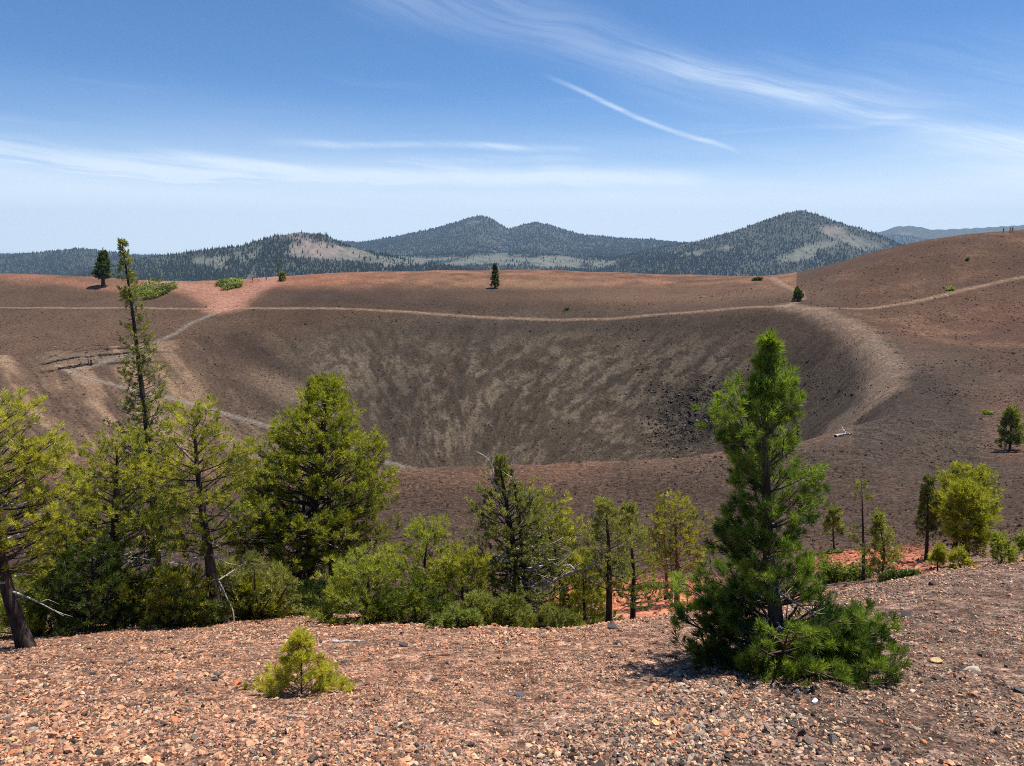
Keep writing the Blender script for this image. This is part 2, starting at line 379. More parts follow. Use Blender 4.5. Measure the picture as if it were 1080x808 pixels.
    lay((.125, .072, .050), rh * .75); lay((.21, .13, .085), rh * sm(n1 + .5 * n2 + .5 * n3, .15, .7) * .5)
    br(1090, 330, 90, 40, 100, 300, (.13, .072, .05), .5); br(1075, 470, 34, 75, 50, 190, (.20, .10, .072), .6, -.35)
    br(980, 380, 40, 14, 90, 250, (.15, .09, .063), .5, .6); br(1030, 420, 36, 14, 90, 250, (.15, .09, .063), .45, .9)
    br(985, 440, 45, 60, 60, 160, (.066, .046, .036), .6, -.4)
    # near rim of the pit: rusty crest over dark speckled slope
    nr = sm(Rr, 40, 52) * (1 - sm(Rr, 78, 90)) * (Y > 0)
    crest = np.exp(-((Rr - np.interp(u, [0, 400, 700, 860, 1080], [78, 70, 77, 88, 92])) / 7.) ** 2)
    lay((.075, .052, .04), nr * .85); lay((.19, .115, .078), crest * .75 * (.8 + .5 * n1) * (Y > 0) * (u < 900))
    lay((.24, .12, .078), crest * sm(-np.abs(u - 560), -130, 0) * .5 * (Y > 0))
    # inner moat and red patches behind the foreground crest
    lay((.12, .075, .055), sm(-Rr, -48, -30) * (Y > 0))
    br(690, 632, 120, 22, 18, 46, (.52, .18, .095), .95, 0, 2.5, .2); br(930, 592, 80, 17, 18, 46, (.46, .17, .10), .9, 0, 2)
    br(1040, 585, 60, 12, 16, 50, (.30, .19, .15), .6)
    # foreground cinders: pinkish to the left, greyer to the right
    fg = 1 - sm(Rr, 13, 18)
    lay((.24, .132, .085), fg); gr = sm(u + (v - 700) * 1.2 + 90 * n2, 560, 900)
    lay((.12, .085, .065), fg * gr * .75)
    lay((.15, .11, .095), fg * sm(n3, .1, .7) * .35)
    w_ = fbm(X / 2.5, Y / 1.2, 103, 3)
    lay((.23, .14, .095), fg * sm(w_, .2, .6) * .35)
    # general mottling
    C *= (1 + .22 * n2 * sm(Rr, 30, 60) + .20 * n1 + .16 * n3 * sm(-Rr, -260, -40))[:, None]
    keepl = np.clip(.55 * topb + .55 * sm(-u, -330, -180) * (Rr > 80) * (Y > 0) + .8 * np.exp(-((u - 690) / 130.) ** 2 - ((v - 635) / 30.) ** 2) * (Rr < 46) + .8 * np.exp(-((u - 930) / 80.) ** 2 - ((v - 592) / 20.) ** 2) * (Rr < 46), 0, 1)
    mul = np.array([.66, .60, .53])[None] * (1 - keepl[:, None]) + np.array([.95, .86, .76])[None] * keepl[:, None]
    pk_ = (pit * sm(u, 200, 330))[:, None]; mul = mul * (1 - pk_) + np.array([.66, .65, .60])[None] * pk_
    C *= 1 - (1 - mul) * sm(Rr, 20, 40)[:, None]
    # trails
    jit = fbm(X / 1.7, Y / 1.7, 111, 3) * .35
    for Q, w, s, c, _ in TL:
        d = dist_line(X, Y, Q)
        wv = w * (1 + .45 * fbm(X / 6, Y / 6, 117, 2)); a = 1 - sm(d + jit * w * .7, wv * .35, wv * .5 + s + .4)
        lay(c, a * (.60 if 3 < w < 4 else .8) * (.8 + .5 * n3) * (Rr > 60))
    return np.clip(C, .01, .9)
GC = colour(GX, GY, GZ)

# ------------------------------------------------------------------ materials
def mat(name):
    m_ = bpy.data.materials.new(name); m_.use_nodes = True; t = m_.node_tree; t.nodes.clear()
    o = t.nodes.new('ShaderNodeOutputMaterial'); p = t.nodes.new('ShaderNodeBsdfPrincipled'); t.links.new(p.outputs[0], o.inputs[0])
    p.inputs['Roughness'].default_value = .9; p.inputs['Specular IOR Level'].default_value = .15
    return m_, G(t), p, o
def bump(gg, p, h, strength, dist):
    b = gg.N.new('ShaderNodeBump'); b.inputs['Strength'].default_value = strength; b.inputs['Distance'].default_value = dist
    gg.put(b.inputs['Height'], h); gg.L.new(b.outputs[0], p.inputs['Normal'])
m_ground, gg, p, o = mat('cinder_ground')
t_ = gg.N.new('ShaderNodeTexCoord').outputs['Object']
at = gg.attr('tone'); rad = gg.N.new('ShaderNodeVectorMath'); rad.operation = 'LENGTH'; gg.L.new(t_, rad.inputs[0]); rad = rad.outputs['Value']
nf = gg.noise(t_, 38, 3, .7); nm = gg.noise(t_, 6.5, 4, .72); nl = gg.noise(t_, 1.7, 5, .75)
vo = gg.N.new('ShaderNodeTexVoronoi'); vo.inputs['Scale'].default_value = 34; gg.put(vo.inputs['Vector'], t_)
vo2 = gg.N.new('ShaderNodeTexVoronoi'); vo2.inputs['Scale'].default_value = 3.4; gg.put(vo2.inputs['Vector'], t_)
wn = gg.mr(rad, 14, 26, 1., 0.); wm = gg.mr(rad, 90, 200, 1., 0.)
cell = gg.N.new('ShaderNodeSeparateColor'); gg.L.new(vo.outputs['Color'], cell.inputs[0])
cell2 = gg.N.new('ShaderNodeSeparateColor'); gg.L.new(vo2.outputs['Color'], cell2.inputs[0])
cn = gg.mr(cell.outputs[0], 0, 1, .45, 1.65, False)
f1 = gg.m('MULTIPLY_ADD', gg.m('SUBTRACT', cn, 1.), wn, 1.)
f2 = gg.m('MULTIPLY_ADD', gg.m('SUBTRACT', gg.mr(nm, .36, .64, .30, 1.75, False), 1.), wm, 1.)
f3 = gg.mr(nl, .35, .65, .6, 1.42, False)
f4 = gg.mr(cell2.outputs[1], 0, 1, .72, 1.3, False)
f = gg.m('MULTIPLY', gg.m('MULTIPLY', f1, f2), gg.m('MULTIPLY', f3, f4))
c = gg.vm('MULTIPLY', at.outputs['Color'], gg.comb(f, f, f))
hue = gg.mix(gg.m('MULTIPLY', gg.mr(cell.outputs[1], .7, 1., 0., .2), wn), c, (.46, .17, .10, 1))
gg.L.new(hue, p.inputs['Base Color'])
hgt = gg.m('ADD', gg.m('MULTIPLY', vo.outputs['Distance'], gg.m('MULTIPLY', wn, -.35)), gg.m('ADD', gg.m('MULTIPLY', nm, .6), nl))
bump(gg, p, hgt, .9, .12)
m_rock, gr_, p, o = mat('stone')
t2 = gr_.N.new('ShaderNodeTexCoord').outputs['Object']
at2 = gr_.attr('tone'); nn = gr_.noise(t2, 60, 4, .7); ff = gr_.mr(nn, .3, .7, .6, 1.35, False)
gr_.L.new(gr_.vm('MULTIPLY', at2.outputs['Color'], gr_.comb(ff, ff, ff)), p.inputs['Base Color']); bump(gr_, p, nn, .6, .01)

def leaf_mat(name, dark, light, dead=(.22, .13, .05), trans=.42, rough=.45):
    m_, q, p, o = mat(name)
    a = q.attr('tint'); fac = a.outputs['Fac']
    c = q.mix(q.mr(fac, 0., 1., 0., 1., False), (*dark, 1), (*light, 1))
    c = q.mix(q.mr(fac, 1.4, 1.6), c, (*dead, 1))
    q.L.new(c, p.inputs['Base Color']); p.inputs['Roughness'].default_value = rough; p.inputs['Specular IOR Level'].default_value = .22
    tr = q.N.new('ShaderNodeBsdfTranslucent'); q.L.new(q.mix(1., c, (1.25, 1.3, .6, 1), 'MULTIPLY'), tr.inputs[0])
    mx = q.N.new('ShaderNodeMixShader'); mx.inputs[0].default_value = trans
    q.L.new(p.outputs[0], mx.inputs[1]); q.L.new(tr.outputs[0], mx.inputs[2]); q.L.new(mx.outputs[0], o.inputs[0])
    return m_
M_pine = leaf_mat('needles_green', (.032, .06, .012), (.41, .41, .05))
M_cool = leaf_mat('needles_cool_green', (.028, .062, .016), (.29, .38, .055))
M_yel = leaf_mat('needles_yellow', (.06, .09, .014), (.58, .54, .08))
M_fresh = leaf_mat('needles_fresh', (.05, .085, .016), (.42, .44, .07))
M_jun = leaf_mat('needles_olive', (.045, .07, .022), (.36, .36, .10))
M_dark = leaf_mat('needles_dark', (.022, .042, .014), (.13, .18, .04))
M_shrub = leaf_mat('shrub_leaf', (.08, .11, .03), (.36, .40, .11))
def bark(name, c1, c2, sc=14):
    m_, q, p, o = mat(name)
    t = q.N.new('ShaderNodeTexCoord').outputs['Object']
    v = q.vm('MULTIPLY', t, (1., 1., .22)); n = q.noise(v, sc, 6, .7)
    q.L.new(q.mix(q.mr(n, .35, .65), (*c1, 1), (*c2, 1)), p.inputs['Base Color']); bump(q, p, n, .8, .03); return m_
M_bark = bark('bark', (.05, .034, .026), (.17, .115, .085))
M_barkd = bark('dark_bark', (.026, .02, .017), (.10, .072, .058))
M_dead = bark('dead_wood', (.26, .23, .20), (.58, .54, .49), 25)

# ------------------------------------------------------------------ ground mesh
nr_, nc_ = GX.shape
idx = np.arange(nr_ * nc_).reshape(nr_, nc_)
Q4 = np.stack([idx[:-1, :-1], idx[:-1, 1:], idx[1:, 1:], idx[1:, :-1]], -1).reshape(-1, 4)[:, ::-1]
V = np.stack([GX, GY, GZ], -1).reshape(-1, 3)
# close the little hole under the camera
V = np.vstack([V, [[0, 0, -1.62]]]); ci = len(V) - 1
fan = np.stack([idx[0, 1:], idx[0, :-1], np.full(nc_ - 1, ci)], -1)
GCc = np.vstack([GC, GC[:1]])
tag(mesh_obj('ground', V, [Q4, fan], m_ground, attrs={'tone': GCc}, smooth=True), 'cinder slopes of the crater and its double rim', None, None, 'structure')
for Q, w, s, c_, lab in TL:      # trails: thin sheets of trodden cinders just above the slope
    t = np.gradient(Q, axis=0); t /= np.linalg.norm(t, axis=1)[:, None] + 1e-9; nrm = np.c_[-t[:, 1], t[:, 0]]
    k = 7; off = np.linspace(-.5, .5, k) * (w + s * .6)
    P = (Q[:, None, :] + nrm[:, None, :] * off[None, :, None])
    z = H(P[..., 0].ravel(), P[..., 1].ravel()).reshape(P.shape[:2]) + .05
    z[:, 0] -= .08; z[:, -1] -= .08
    VV = np.dstack([P, z]); n_ = len(Q); ii = np.arange(n_ * k).reshape(n_, k)
    q4 = np.stack([ii[:-1, :-1], ii[1:, :-1], ii[1:, 1:], ii[:-1, 1:]], -1).reshape(-1, 4)[:, ::-1]
    tag(mesh_obj('trail', VV.reshape(-1, 3), q4, m_ground, attrs={'tone': colour(VV[..., 0], VV[..., 1], VV[..., 2])}, smooth=True), lab, None, None, 'structure')

# ------------------------------------------------------------------ far country: plain, ridges, forest
faz = np.concatenate([np.arange(-180, -46, 4.), np.arange(-46, 46.01, .13), np.arange(48, 181, 4.)])
frr = geo(600, 17000, 420)
FA, FR = np.meshgrid(np.radians(faz), frr); FX = FR * np.sin(FA); FY = FR * np.cos(FA)
SUM = [  # distance, front width, back width, silhouette way-points (u, v)
 (9500, 3300, 2500, [(-300, 262), (0, 268), (200, 270), (330, 262), (350, 254), (380, 256), (420, 249), (450, 243), (480, 235), (495, 229.5), (507, 227), (520, 231), (536, 242), (552, 236.5), (566, 234), (582, 238), (610, 247), (650, 251), (690, 253), (740, 258), (800, 262), (900, 268), (1400, 262)]),
 (6800, 1500, 1500, [(-300, 275), (-60, 272), (0, 272), (50, 265), (90, 262), (120, 266), (150, 273), (200, 280), (300, 290), (400, 300)]),
 (12500, 3200, 2500, [(820, 275), (880, 256), (925, 245), (948, 238), (965, 238), (985, 242), (1010, 241), (1050, 239), (1080, 237), (1200, 230), (1400, 245)]),
 (5600, 1400, 1500, [(560, 297), (620, 286), (650, 272), (690, 262), (720, 257), (750, 251), (780, 242), (810, 231), (828, 224), (845, 221), (860, 225), (885, 234), (912, 242), (935, 251), (960, 262), (1010, 275), (1100, 285)]),
 (6300, 1500, 1200, [(300, 276), (380, 272), (430, 270), (500, 266), (560, 268), (640, 271), (700, 279), (760, 292)]),
 (4200, 900, 1100, [(60, 295), (110, 284), (150, 273), (200, 266), (250, 260), (285, 250), (305, 246), (322, 245), (340, 247), (365, 259), (390, 266), (430, 274), (480, 282), (540, 292)]),
]
BASEZ = -216.
FZ = np.full(FX.shape, BASEZ); FID = np.zeros(FX.shape, int)
nz = fbm(FX / 900, FY / 900, 201, 5); nz2 = fbm(FX / 260, FY / 260, 207, 4)
for i, (D, wf, wb, sil) in enumerate(SUM):
    a_ = [math.atan(pt(u, v)[0]) for u, v in sil]; t_s = [pt(u, v)[1] * D for u, v in sil]   # z of the crest
    rD = [D / math.cos(a) for a in a_]
    zc = np.interp(FA, a_, t_s, left=BASEZ - 50, right=BASEZ - 50); rc = np.interp(FA, a_, rD)
    rc = rc + 260 * fbm(FA * 9, FA * 0 + i * 7.7, 221 + i, 3)
    k_ = rc / np.interp(FA, a_, rD); zc = zc * k_
    q = (FR - rc); e = np.where(q < 0, -q / wf, q / wb)
    e = np.clip(e * (1 + .22 * nz), 0, None)
    prof = np.clip(1 - e, 0, 1) ** 1.35
    rough = (nz2 * .07 + .12 * -np.abs(nz)) * sm(e, .03, .25)
    zz = BASEZ + (zc - BASEZ) * np.clip(prof + rough * prof, 0, 1.2)
    FID = np.where(zz > FZ, i + 1, FID); FZ = np.maximum(FZ, zz)
FZ = FZ + fbm(FX / 300, FY / 300, 241, 3) * 4
edge_ = sm(FR, 600, 900); FZ = FZ * edge_ + (-219.) * (1 - edge_)
fu, fv = proj(FX, FY, FZ)
def pale_mask(u, v, x, y):
    n = fbm(x / 140, y / 140, 251, 4)
    e = lambda u0, v0, ru, rv, a=0: np.exp(-((((u - u0) * math.cos(a) + (v - v0) * math.sin(a)) / ru) ** 2 + ((-(u - u0) * math.sin(a) + (v - v0) * math.cos(a)) / rv) ** 2) ** 1.5)
    m_ = .75 * e(335, 262, 44, 15, .25) + .9 * e(400, 274, 50, 6, .15) + .8 * e(520, 275, 120, 7) + .7 * e(600, 279, 60, 6)
    m_ += .42 * e(872, 241, 22, 6, .25) + .9 * e(845, 268, 50, 7, -.3) + .5 * e(740, 262, 40, 7) + .35 * e(960, 248, 16, 4) + .5 * e(500, 236, 9, 4) + .6 * e(905, 258, 34, 8, .2) + .5 * e(230, 280, 50, 6, .3) + .35 * e(270, 268, 40, 10)
    return np.clip(m_, 0, .95), n + .1
pm, pn = pale_mask(fu, fv, FX, FY)
FC = np.empty(FX.shape + (3,)); FC[:] = (.06, .066, .05)
pa_ = sm(pm * .9 + pn * .7, .35, .75)[..., None]
rocky = np.exp(-(((fu - 335) / 36) ** 2 + ((fv - 257) / 16) ** 2))[..., None]
pc = np.array([.125, .128, .098]) * (1 - rocky) + np.array([.24, .175, .15]) * rocky
pk = np.exp(-(((fu - 872) / 26) ** 2 + ((fv - 240) / 8) ** 2))[..., None]; pc = pc * (1 - pk) + np.array([.2, .155, .13]) * pk
FC = FC * (1 - pa_) + pc * pa_
m_hill, q, p, o = mat('far_hills')
tcx = q.N.new('ShaderNodeTexCoord').outputs['Object']; ah = q.attr('tone'); nh = q.noise(tcx, .016, 6, .7); fh = q.mr(nh, .3, .7, .55, 1.45, False)
q.L.new(q.vm('MULTIPLY', ah.outputs['Color'], q.comb(fh, fh, fh)), p.inputs['Base Color']); bump(q, p, nh, .5, 20.)
ni, nj = FX.shape; ii = np.arange(ni * nj).reshape(ni, nj)
q4 = np.stack([ii[:-1, :-1], ii[:-1, 1:], ii[1:, 1:], ii[1:, :-1]], -1).reshape(-1, 4)[:, ::-1]
tag(mesh_obj('hills', np.stack([FX, FY, FZ], -1).reshape(-1, 3), q4, m_hill, attrs={'tone': FC.reshape(-1, 3)}, smooth=True), 'forested volcanic ridges and the plain behind the cone', None, None, 'structure')
# forest on the hills
rng = np.random.default_rng(5)
nT = 620000
ta = rng.uniform(R_(-44), R_(44), nT); tr = np.exp(rng.uniform(math.log(2200), math.log(13500), nT))
fi = np.clip(np.searchsorted(frr, tr) - 1, 0, ni - 2); fj = np.clip(np.searchsorted(np.radians(faz), ta) - 1, 0, nj - 2)
f_t = (tr - frr[fi]) / (frr[fi + 1] - frr[fi]); f_s = (ta - np.radians(faz)[fj]) / (np.radians(faz)[fj + 1] - np.radians(faz)[fj])
def bil(Gd): return (Gd[fi, fj] * (1 - f_s) + Gd[fi, fj + 1] * f_s) * (1 - f_t) + (Gd[fi + 1, fj] * (1 - f_s) + Gd[fi + 1, fj + 1] * f_s) * f_t
tz = bil(FZ)
# keep trees on ground that can be seen, with a margin
ratio = FZ / FR; run = np.maximum.accumulate(np.vstack([np.full((1, nj), -9.), ratio[:-1]]), axis=0)
vis = bil(run) < (tz + 34) / tr
nearlim = np.interp(ta, np.radians(azf), KZ[-3] / KR[-3]); vis &= (tz + 30) / tr > nearlim - .004
tx = tr * np.sin(ta); ty = tr * np.cos(ta)
tu, tv = proj(tx, ty, tz); tm, tn = pale_mask(tu, tv, tx, ty)
dens = np.clip(.95 - 1.0 * sm(tm * .9 + tn * .7, .25, .8) + .06 + .55 * fbm(tx / 330, ty / 330, 261, 4), .04, 1)
keep = vis & (rng.random(nT) < dens)
tx, ty, tz, tr = tx[keep], ty[keep], tz[keep], tr[keep]
if len(tx) > 140000:
    s_ = rng.choice(len(tx), 140000, False); tx, ty, tz, tr = tx[s_], ty[s_], tz[s_], tr[s_]
hT = np.clip(np.exp(rng.normal(math.log(12), .36, len(tx))), 5, 26) * (1 + .35 * fbm(tx / 250, ty / 250, 267, 3)) * (1 + .25 * sm(tr, 6000, 11000)); wT = hT * rng.uniform(.15, .24, len(tx)) * (1 + .6 * sm(tr, 5000, 10000))
ang = rng.uniform(0, 6.28, len(tx)); k = 5
cone = []
for j in range(k):
    a = ang + j * 2 * PI / k; cone.append(np.stack([tx + wT * np.cos(a), ty + wT * np.sin(a), tz + hT * .1], -1))
cone.append(np.stack([tx, ty, tz + hT], -1)); cone.append(np.stack([tx, ty, tz - 3], -1))
CV = np.stack(cone, 1); nv = k + 2; b0 = np.arange(len(tx))[:, None] * nv
fs = []
for j in range(k):
    fs.append(np.hstack([b0 + j, b0 + (j + 1) % k, b0 + k])); fs.append(np.hstack([b0 + (j + 1) % k, b0 + j, b0 + k + 1]))
tt_ = np.repeat(rng.uniform(0, 1, len(tx)), nv)
M_forest = leaf_mat('forest_green', (.013, .024, .016), (.05, .068, .034), trans=.1, rough=.8)
print('forest trees', len(tx))
tag(mesh_obj('forest', CV.reshape(-1, 3), np.vstack(fs), M_forest, attrs={'tint': tt_}), 'dark conifer forest covering the far ridges', 'forest', None, 'stuff')

# ------------------------------------------------------------------ stones
def ico():
    ph = (1 + 5 ** .5) / 2
    v = np.array([(-1, ph, 0), (1, ph, 0), (-1, -ph, 0), (1, -ph, 0), (0, -1, ph), (0, 1, ph), (0, -1, -ph), (0, 1, -ph), (ph, 0, -1), (ph, 0, 1), (-ph, 0, -1), (-ph, 0, 1)], float)
    f = np.array([(0, 11, 5), (0, 5, 1), (0, 1, 7), (0, 7, 10), (0, 10, 11), (1, 5, 9), (5, 11, 4), (11, 10, 2), (10, 7, 6), (7, 1, 8), (3, 9, 4), (3, 4, 2), (3, 2, 6), (3, 6, 8), (3, 8, 9), (4, 9, 5), (2, 4, 11), (6, 2, 10), (8, 6, 7), (9, 8, 1)])
    return v / np.linalg.norm(v[0]), f
IV, IF = ico()
OV = np.array([(1, 0, 0), (0, 1, 0), (-1, 0, 0), (0, -1, 0), (0, 0, 1), (0, 0, -1)], float)
OF = np.array([(0, 1, 4), (1, 2, 4), (2, 3, 4), (3, 0, 4), (1, 0, 5), (2, 1, 5), (3, 2, 5), (0, 3, 5)])
def stones(P, rad, cols, rng, BV=IV, BF=IF):
    n = len(P); nb_ = len(BV); jit = 1 + rng.uniform(-.55, .45, (n, nb_, 1)); V = BV[None] * jit
    V = V * rng.uniform(.5, 1.35, (n, 1, 3)) * np.array([1, 1, .75])
    a = rng.uniform(0, 6.28, n); ca, sa = np.cos(a)[:, None], np.sin(a)[:, None]
    X = V[..., 0] * ca - V[..., 1] * sa; Y = V[..., 0] * sa + V[..., 1] * ca
    tl = rng.uniform(-.5, .5, n)[:, None]; Z = V[..., 2] * np.cos(tl) + X * np.sin(tl); X = X * np.cos(tl) - V[..., 2] * np.sin(tl)
    V = np.stack([X, Y, Z], -1) * rad[:, None, None] + P[:, None, :]
    Fc = (BF[None] + (np.arange(n) * nb_)[:, None, None]).reshape(-1, 3)
    return V.reshape(-1, 3), Fc, np.repeat(cols, nb_, 0)
PAL = np.array([(.56, .30, .18), (.40, .20, .12), (.58, .39, .25), (.25, .18, .15), (.15, .115, .09), (.07, .058, .05), (.50, .20, .10), (.46, .38, .28), (.30, .25, .20), (.48, .33, .16), (.20, .11, .09)])
PW_L = np.array([.29, .17, .22, .07, .05, .05, .03, .02, .05, .012, .06]); PW_R = np.array([.11, .08, .14, .16, .15, .13, .012, .045, .14, .012, .015])
def stone_cols(x, y, rng):
    n = len(x); w = sm(x / np.maximum(y, .1) * 780 + 540 + (8 - y) * 60, 450, 950)
    a = rng.choice(len(PAL), n, p=PW_L / PW_L.sum()); b = rng.choice(len(PAL), n, p=PW_R / PW_R.sum())
    c = PAL[np.where(rng.random(n) < w, b, a)]
    return c * rng.uniform(.68, 1.12, (n, 1)) * np.array([1.08, 1.02, .99]) * np.where(w > .5, 1.12, 1.)[:, None]
rng = np.random.default_rng(11)
n = 175000
gy = np.exp(rng.uniform(math.log(3.3), math.log(19), n)); gx = gy * rng.uniform(-.85, .85, n)
clu = fbm(gx / .9, gy / .9, 301, 3); kp = rng.random(n) < np.clip(.68 + clu * .9, .12, 1)
gx, gy = gx[kp], gy[kp]; n = len(gx)
rd = np.exp(rng.normal(math.log(.0070), .52, n)) * (1 + .5 * sm(gy, 5, 16)); rd = np.minimum(rd, .036)
rd = rd * (1 + .45 * fbm(gx / 1.6, gy / 1.6, 307, 3)); gz = H(gx, gy) + rd * .3
Vs, Fs, Cs = stones(np.stack([gx, gy, gz], -1), rd, stone_cols(gx, gy, rng), rng)
tag(mesh_obj('gravel', Vs, Fs, m_rock, attrs={'tone': Cs}), 'loose red brown and grey cinders covering the near slope', 'gravel', None, 'stuff')
# cinders and clinkers on the farther slopes
n = 190000
gy = np.exp(rng.uniform(math.log(17), math.log(232), n)); gx = gy * rng.uniform(-.8, .8, n)
cl = fbm(gx / 7, gy / 7, 311, 4); kp = rng.random(n) < np.clip(.38 + cl * 1.5, .03, 1); gx, gy = gx[kp], gy[kp]; n = len(gx)
rd = np.exp(rng.normal(math.log(.05), .5, n)) * (1 + 1.6 * sm(gy, 30, 180))
rd = np.minimum(rd, .1 + .0011 * gy); gz = H(gx, gy) + rd * .1
bc = colour(gx, gy, gz); bc = bc * np.exp(rng.normal(.0, .5, (n, 1)))
Vs, Fs, Cs = stones(np.stack([gx, gy, gz], -1), rd, np.clip(bc, .012, .45), rng, OV, OF)
tag(mesh_obj('scree', Vs, Fs, m_rock, attrs={'tone': Cs}), 'scattered clinkers on the crater slopes', 'scree', None, 'stuff')
# lava outcrop blocks
n = 5200
lo_ = rng.random(n) < .6
uu = np.where(lo_, rng.normal(724, 24, n), rng.normal(760, 60, n)); v_ = np.where(lo_, rng.normal(452, 20, n), rng.normal(414, 9, n)); uu = uu + (v_ - 440) * -.3; Pp = np.array([hit(a, b, 95) for a, b in zip(uu, v_)])
rd = np.exp(rng.normal(math.log(.13), .5, n))
Pp[:, 2] -= rd * .15
Vs, Fs, Cs = stones(Pp, rd, np.array([(.045, .037, .03)]) * rng.uniform(.7, 2.8, (n, 1)), rng)
tag(mesh_obj('lava_rubble', Vs, Fs, m_rock, attrs={'tone': Cs}), 'dark blocky lava rubble on the pit wall behind the tall pine', 'lava rubble', None, 'stuff')

Pl, rl = [], []
for c, q, (ua, ub) in ((383.5, 1., (52, 112)), (389., .6, (88, 96)), (374.5, .75, (36, 140)), (370., .6, (90, 160)), (364., .35, (60, 120)), (359., .25, (110, 165))):
    for u_ in np.arange(ua, ub, .42):
        if vnoise(np.array([u_ / 7. + c]), np.array([c]), 5)[0] < .42: continue
        v_ = c - .045 * (u_ - 100) + .0010 * (u_ - 130) ** 2 + rng.normal(0, .3) + 2.2 * float(fbm(np.array([u_ / 16.]), np.array([c]), 9, 3)[0]); Pl.append(hit(u_, v_, 110)); rl.append(q * rng.uniform(.22, .55))
Pl = np.array(Pl); rl = np.array(rl)
Vs, Fs, Cs = stones(Pl, rl, np.array([(.035, .027, .022)]) * rng.uniform(.6, 1.8, (len(Pl), 1)), rng)
tag(mesh_obj('ledge_rubble', Vs, Fs, m_rock, attrs={'tone': Cs}), 'dark broken ledges in the slope above the trail bend', 'ledge rubble', None, 'stuff')

def rock(u, v, px, col, lab, flat=.65, dmin=2.5):
    c = hit(u, v, dmin); r = px * c[1] / F / 2
    import bmesh
    bm = bmesh.new(); bmesh.ops.create_icosphere(bm, subdivisions=3, radius=1)
    rs = np.random.default_rng(int(u * 7 + v)); V = np.array([x.co[:] for x in bm.verts]); Fc = np.array([[q.index for q in f.verts] for f in bm.faces]); bm.free()
    for _ in range(13):           # knock flat facets off
        d = rs.normal(size=3); d /= np.linalg.norm(d); lim = rs.uniform(.4, .75); dd = V @ d
        V = V - np.clip(dd - lim, 0, None)[:, None] * d * .92
    nn_ = fbm(V[:, 0] * 3 + V[:, 2] * 2, V[:, 1] * 3 + V[:, 2], 5, 4); V = V * (1 + .07 * nn_)[:, None]
    a = rs.uniform(0, 6.28); Rm = np.array([[math.cos(a), -math.sin(a), 0], [math.sin(a), math.cos(a), 0], [0, 0, 1]])
    V = (V * np.array([1.1, .8, flat])) @ Rm.T * r
    base = c + np.array([0, 0, r * flat * .25])
    C_ = np.array(col)[None] * (1 + .3 * nn_)[:, None]
    o = mesh_obj('rock', V + base, Fc, m_rock, attrs={'tone': np.clip(C_, .02, .8)}, origin=base)
    tag(o, lab, 'rock', 'loose rocks on the near slope'); return o
DK = (.085, .07, .066); GY_ = (.2, .18, .17); PL = (.55, .46, .38); OR = (.55, .24, .10); PK = (.45, .29, .23); RD = (.42, .13, .08)
rock(188, 715, 15, (.16, .15, .15), 'flat grey rock on the left slope between the seedling and the left edge')
rock(87, 732, 7, PL, 'small whitish rock low on the left slope below the leaning trunk')
rock(228, 718, 12, DK, 'dark flat rock just left of the seedling')
rock(61, 704, 11, GY_, 'grey rock on the crest right beside the foot of the leaning trunk')
rock(138, 697, 10, DK, 'dark rock on the crest below the bushy yellow green pine')
rock(363, 699, 9, DK, 'small dark rock just right of the seedling tip')
rock(426, 682, 13, DK, 'dark rock on the crest below the fresh green young pine')
rock(452, 717, 12, PK, 'pinkish flat rock right of the seedling in the middle of the slope')
rock(190, 769, 9, DK, 'black rock low on the left below the flat grey rock')
rock(452, 787, 12, (.15, .14, .15), 'bluish grey rock at the bottom centre left of the slope')
rock(547, 735, 15, (.11, .11, .125), 'blue grey angular rock in the middle of the slope')
rock(601, 737, 12, RD, 'brick red rock right of the blue grey angular rock')
rock(685, 756, 13, (.4, .37, .36), 'pale rock with dark side on the slope left of the large pine')
rock(652, 680, 11, DK, 'dark rock behind the pale rock near the crest')
rock(645, 663, 19, (.09, .075, .07), 'wide dark rock on the crest at the foot of the slender pine')
rock(620, 665, 12, (.12, .085, .07), 'brown rock on the crest left of the wide dark rock')
rock(839, 732, 14, (.13, .115, .11), 'dark grey rock just below the large pine')
rock(859, 741, 11, (.72, .69, .66), 'bright white rock below the large pine')
rock(880, 783, 18, (.10, .09, .09), 'black rock cluster stone at the bottom below the white rock')
rock(787, 778, 10, OR, 'orange rock low on the slope below the large pine')
rock(731, 786, 9, PL, 'cream rock at the bottom left of the orange rock')
rock(975, 784, 11, OR, 'orange rock at the bottom right beside grey gravel')
rock(987, 699, 15, (.5, .36, .17), 'ochre yellow rock right of the large pine skirt')
rock(1025, 708, 19, (.5, .42, .34), 'large pale flat rock on the right slope')
rock(955, 650, 21, (.07, .06, .058), 'flat black rock on the right slope right of the large pine top skirt', .4)
rock(962, 730, 9, PL, 'small cream rock below the ochre rock')
rock(1075, 729, 17, (.09, .085, .09), 'black rock at the right edge of the picture')
rock(1005, 667, 11, DK, 'dark rock on the right slope between the flat black rock and the edge')
rock(984, 617, 15, (.10, .055, .045), 'dark red lump at the foot of the thin sapling on the right crest')
rock(770, 758, 9, DK, 'dark pebble stone straight below the large pine trunk')

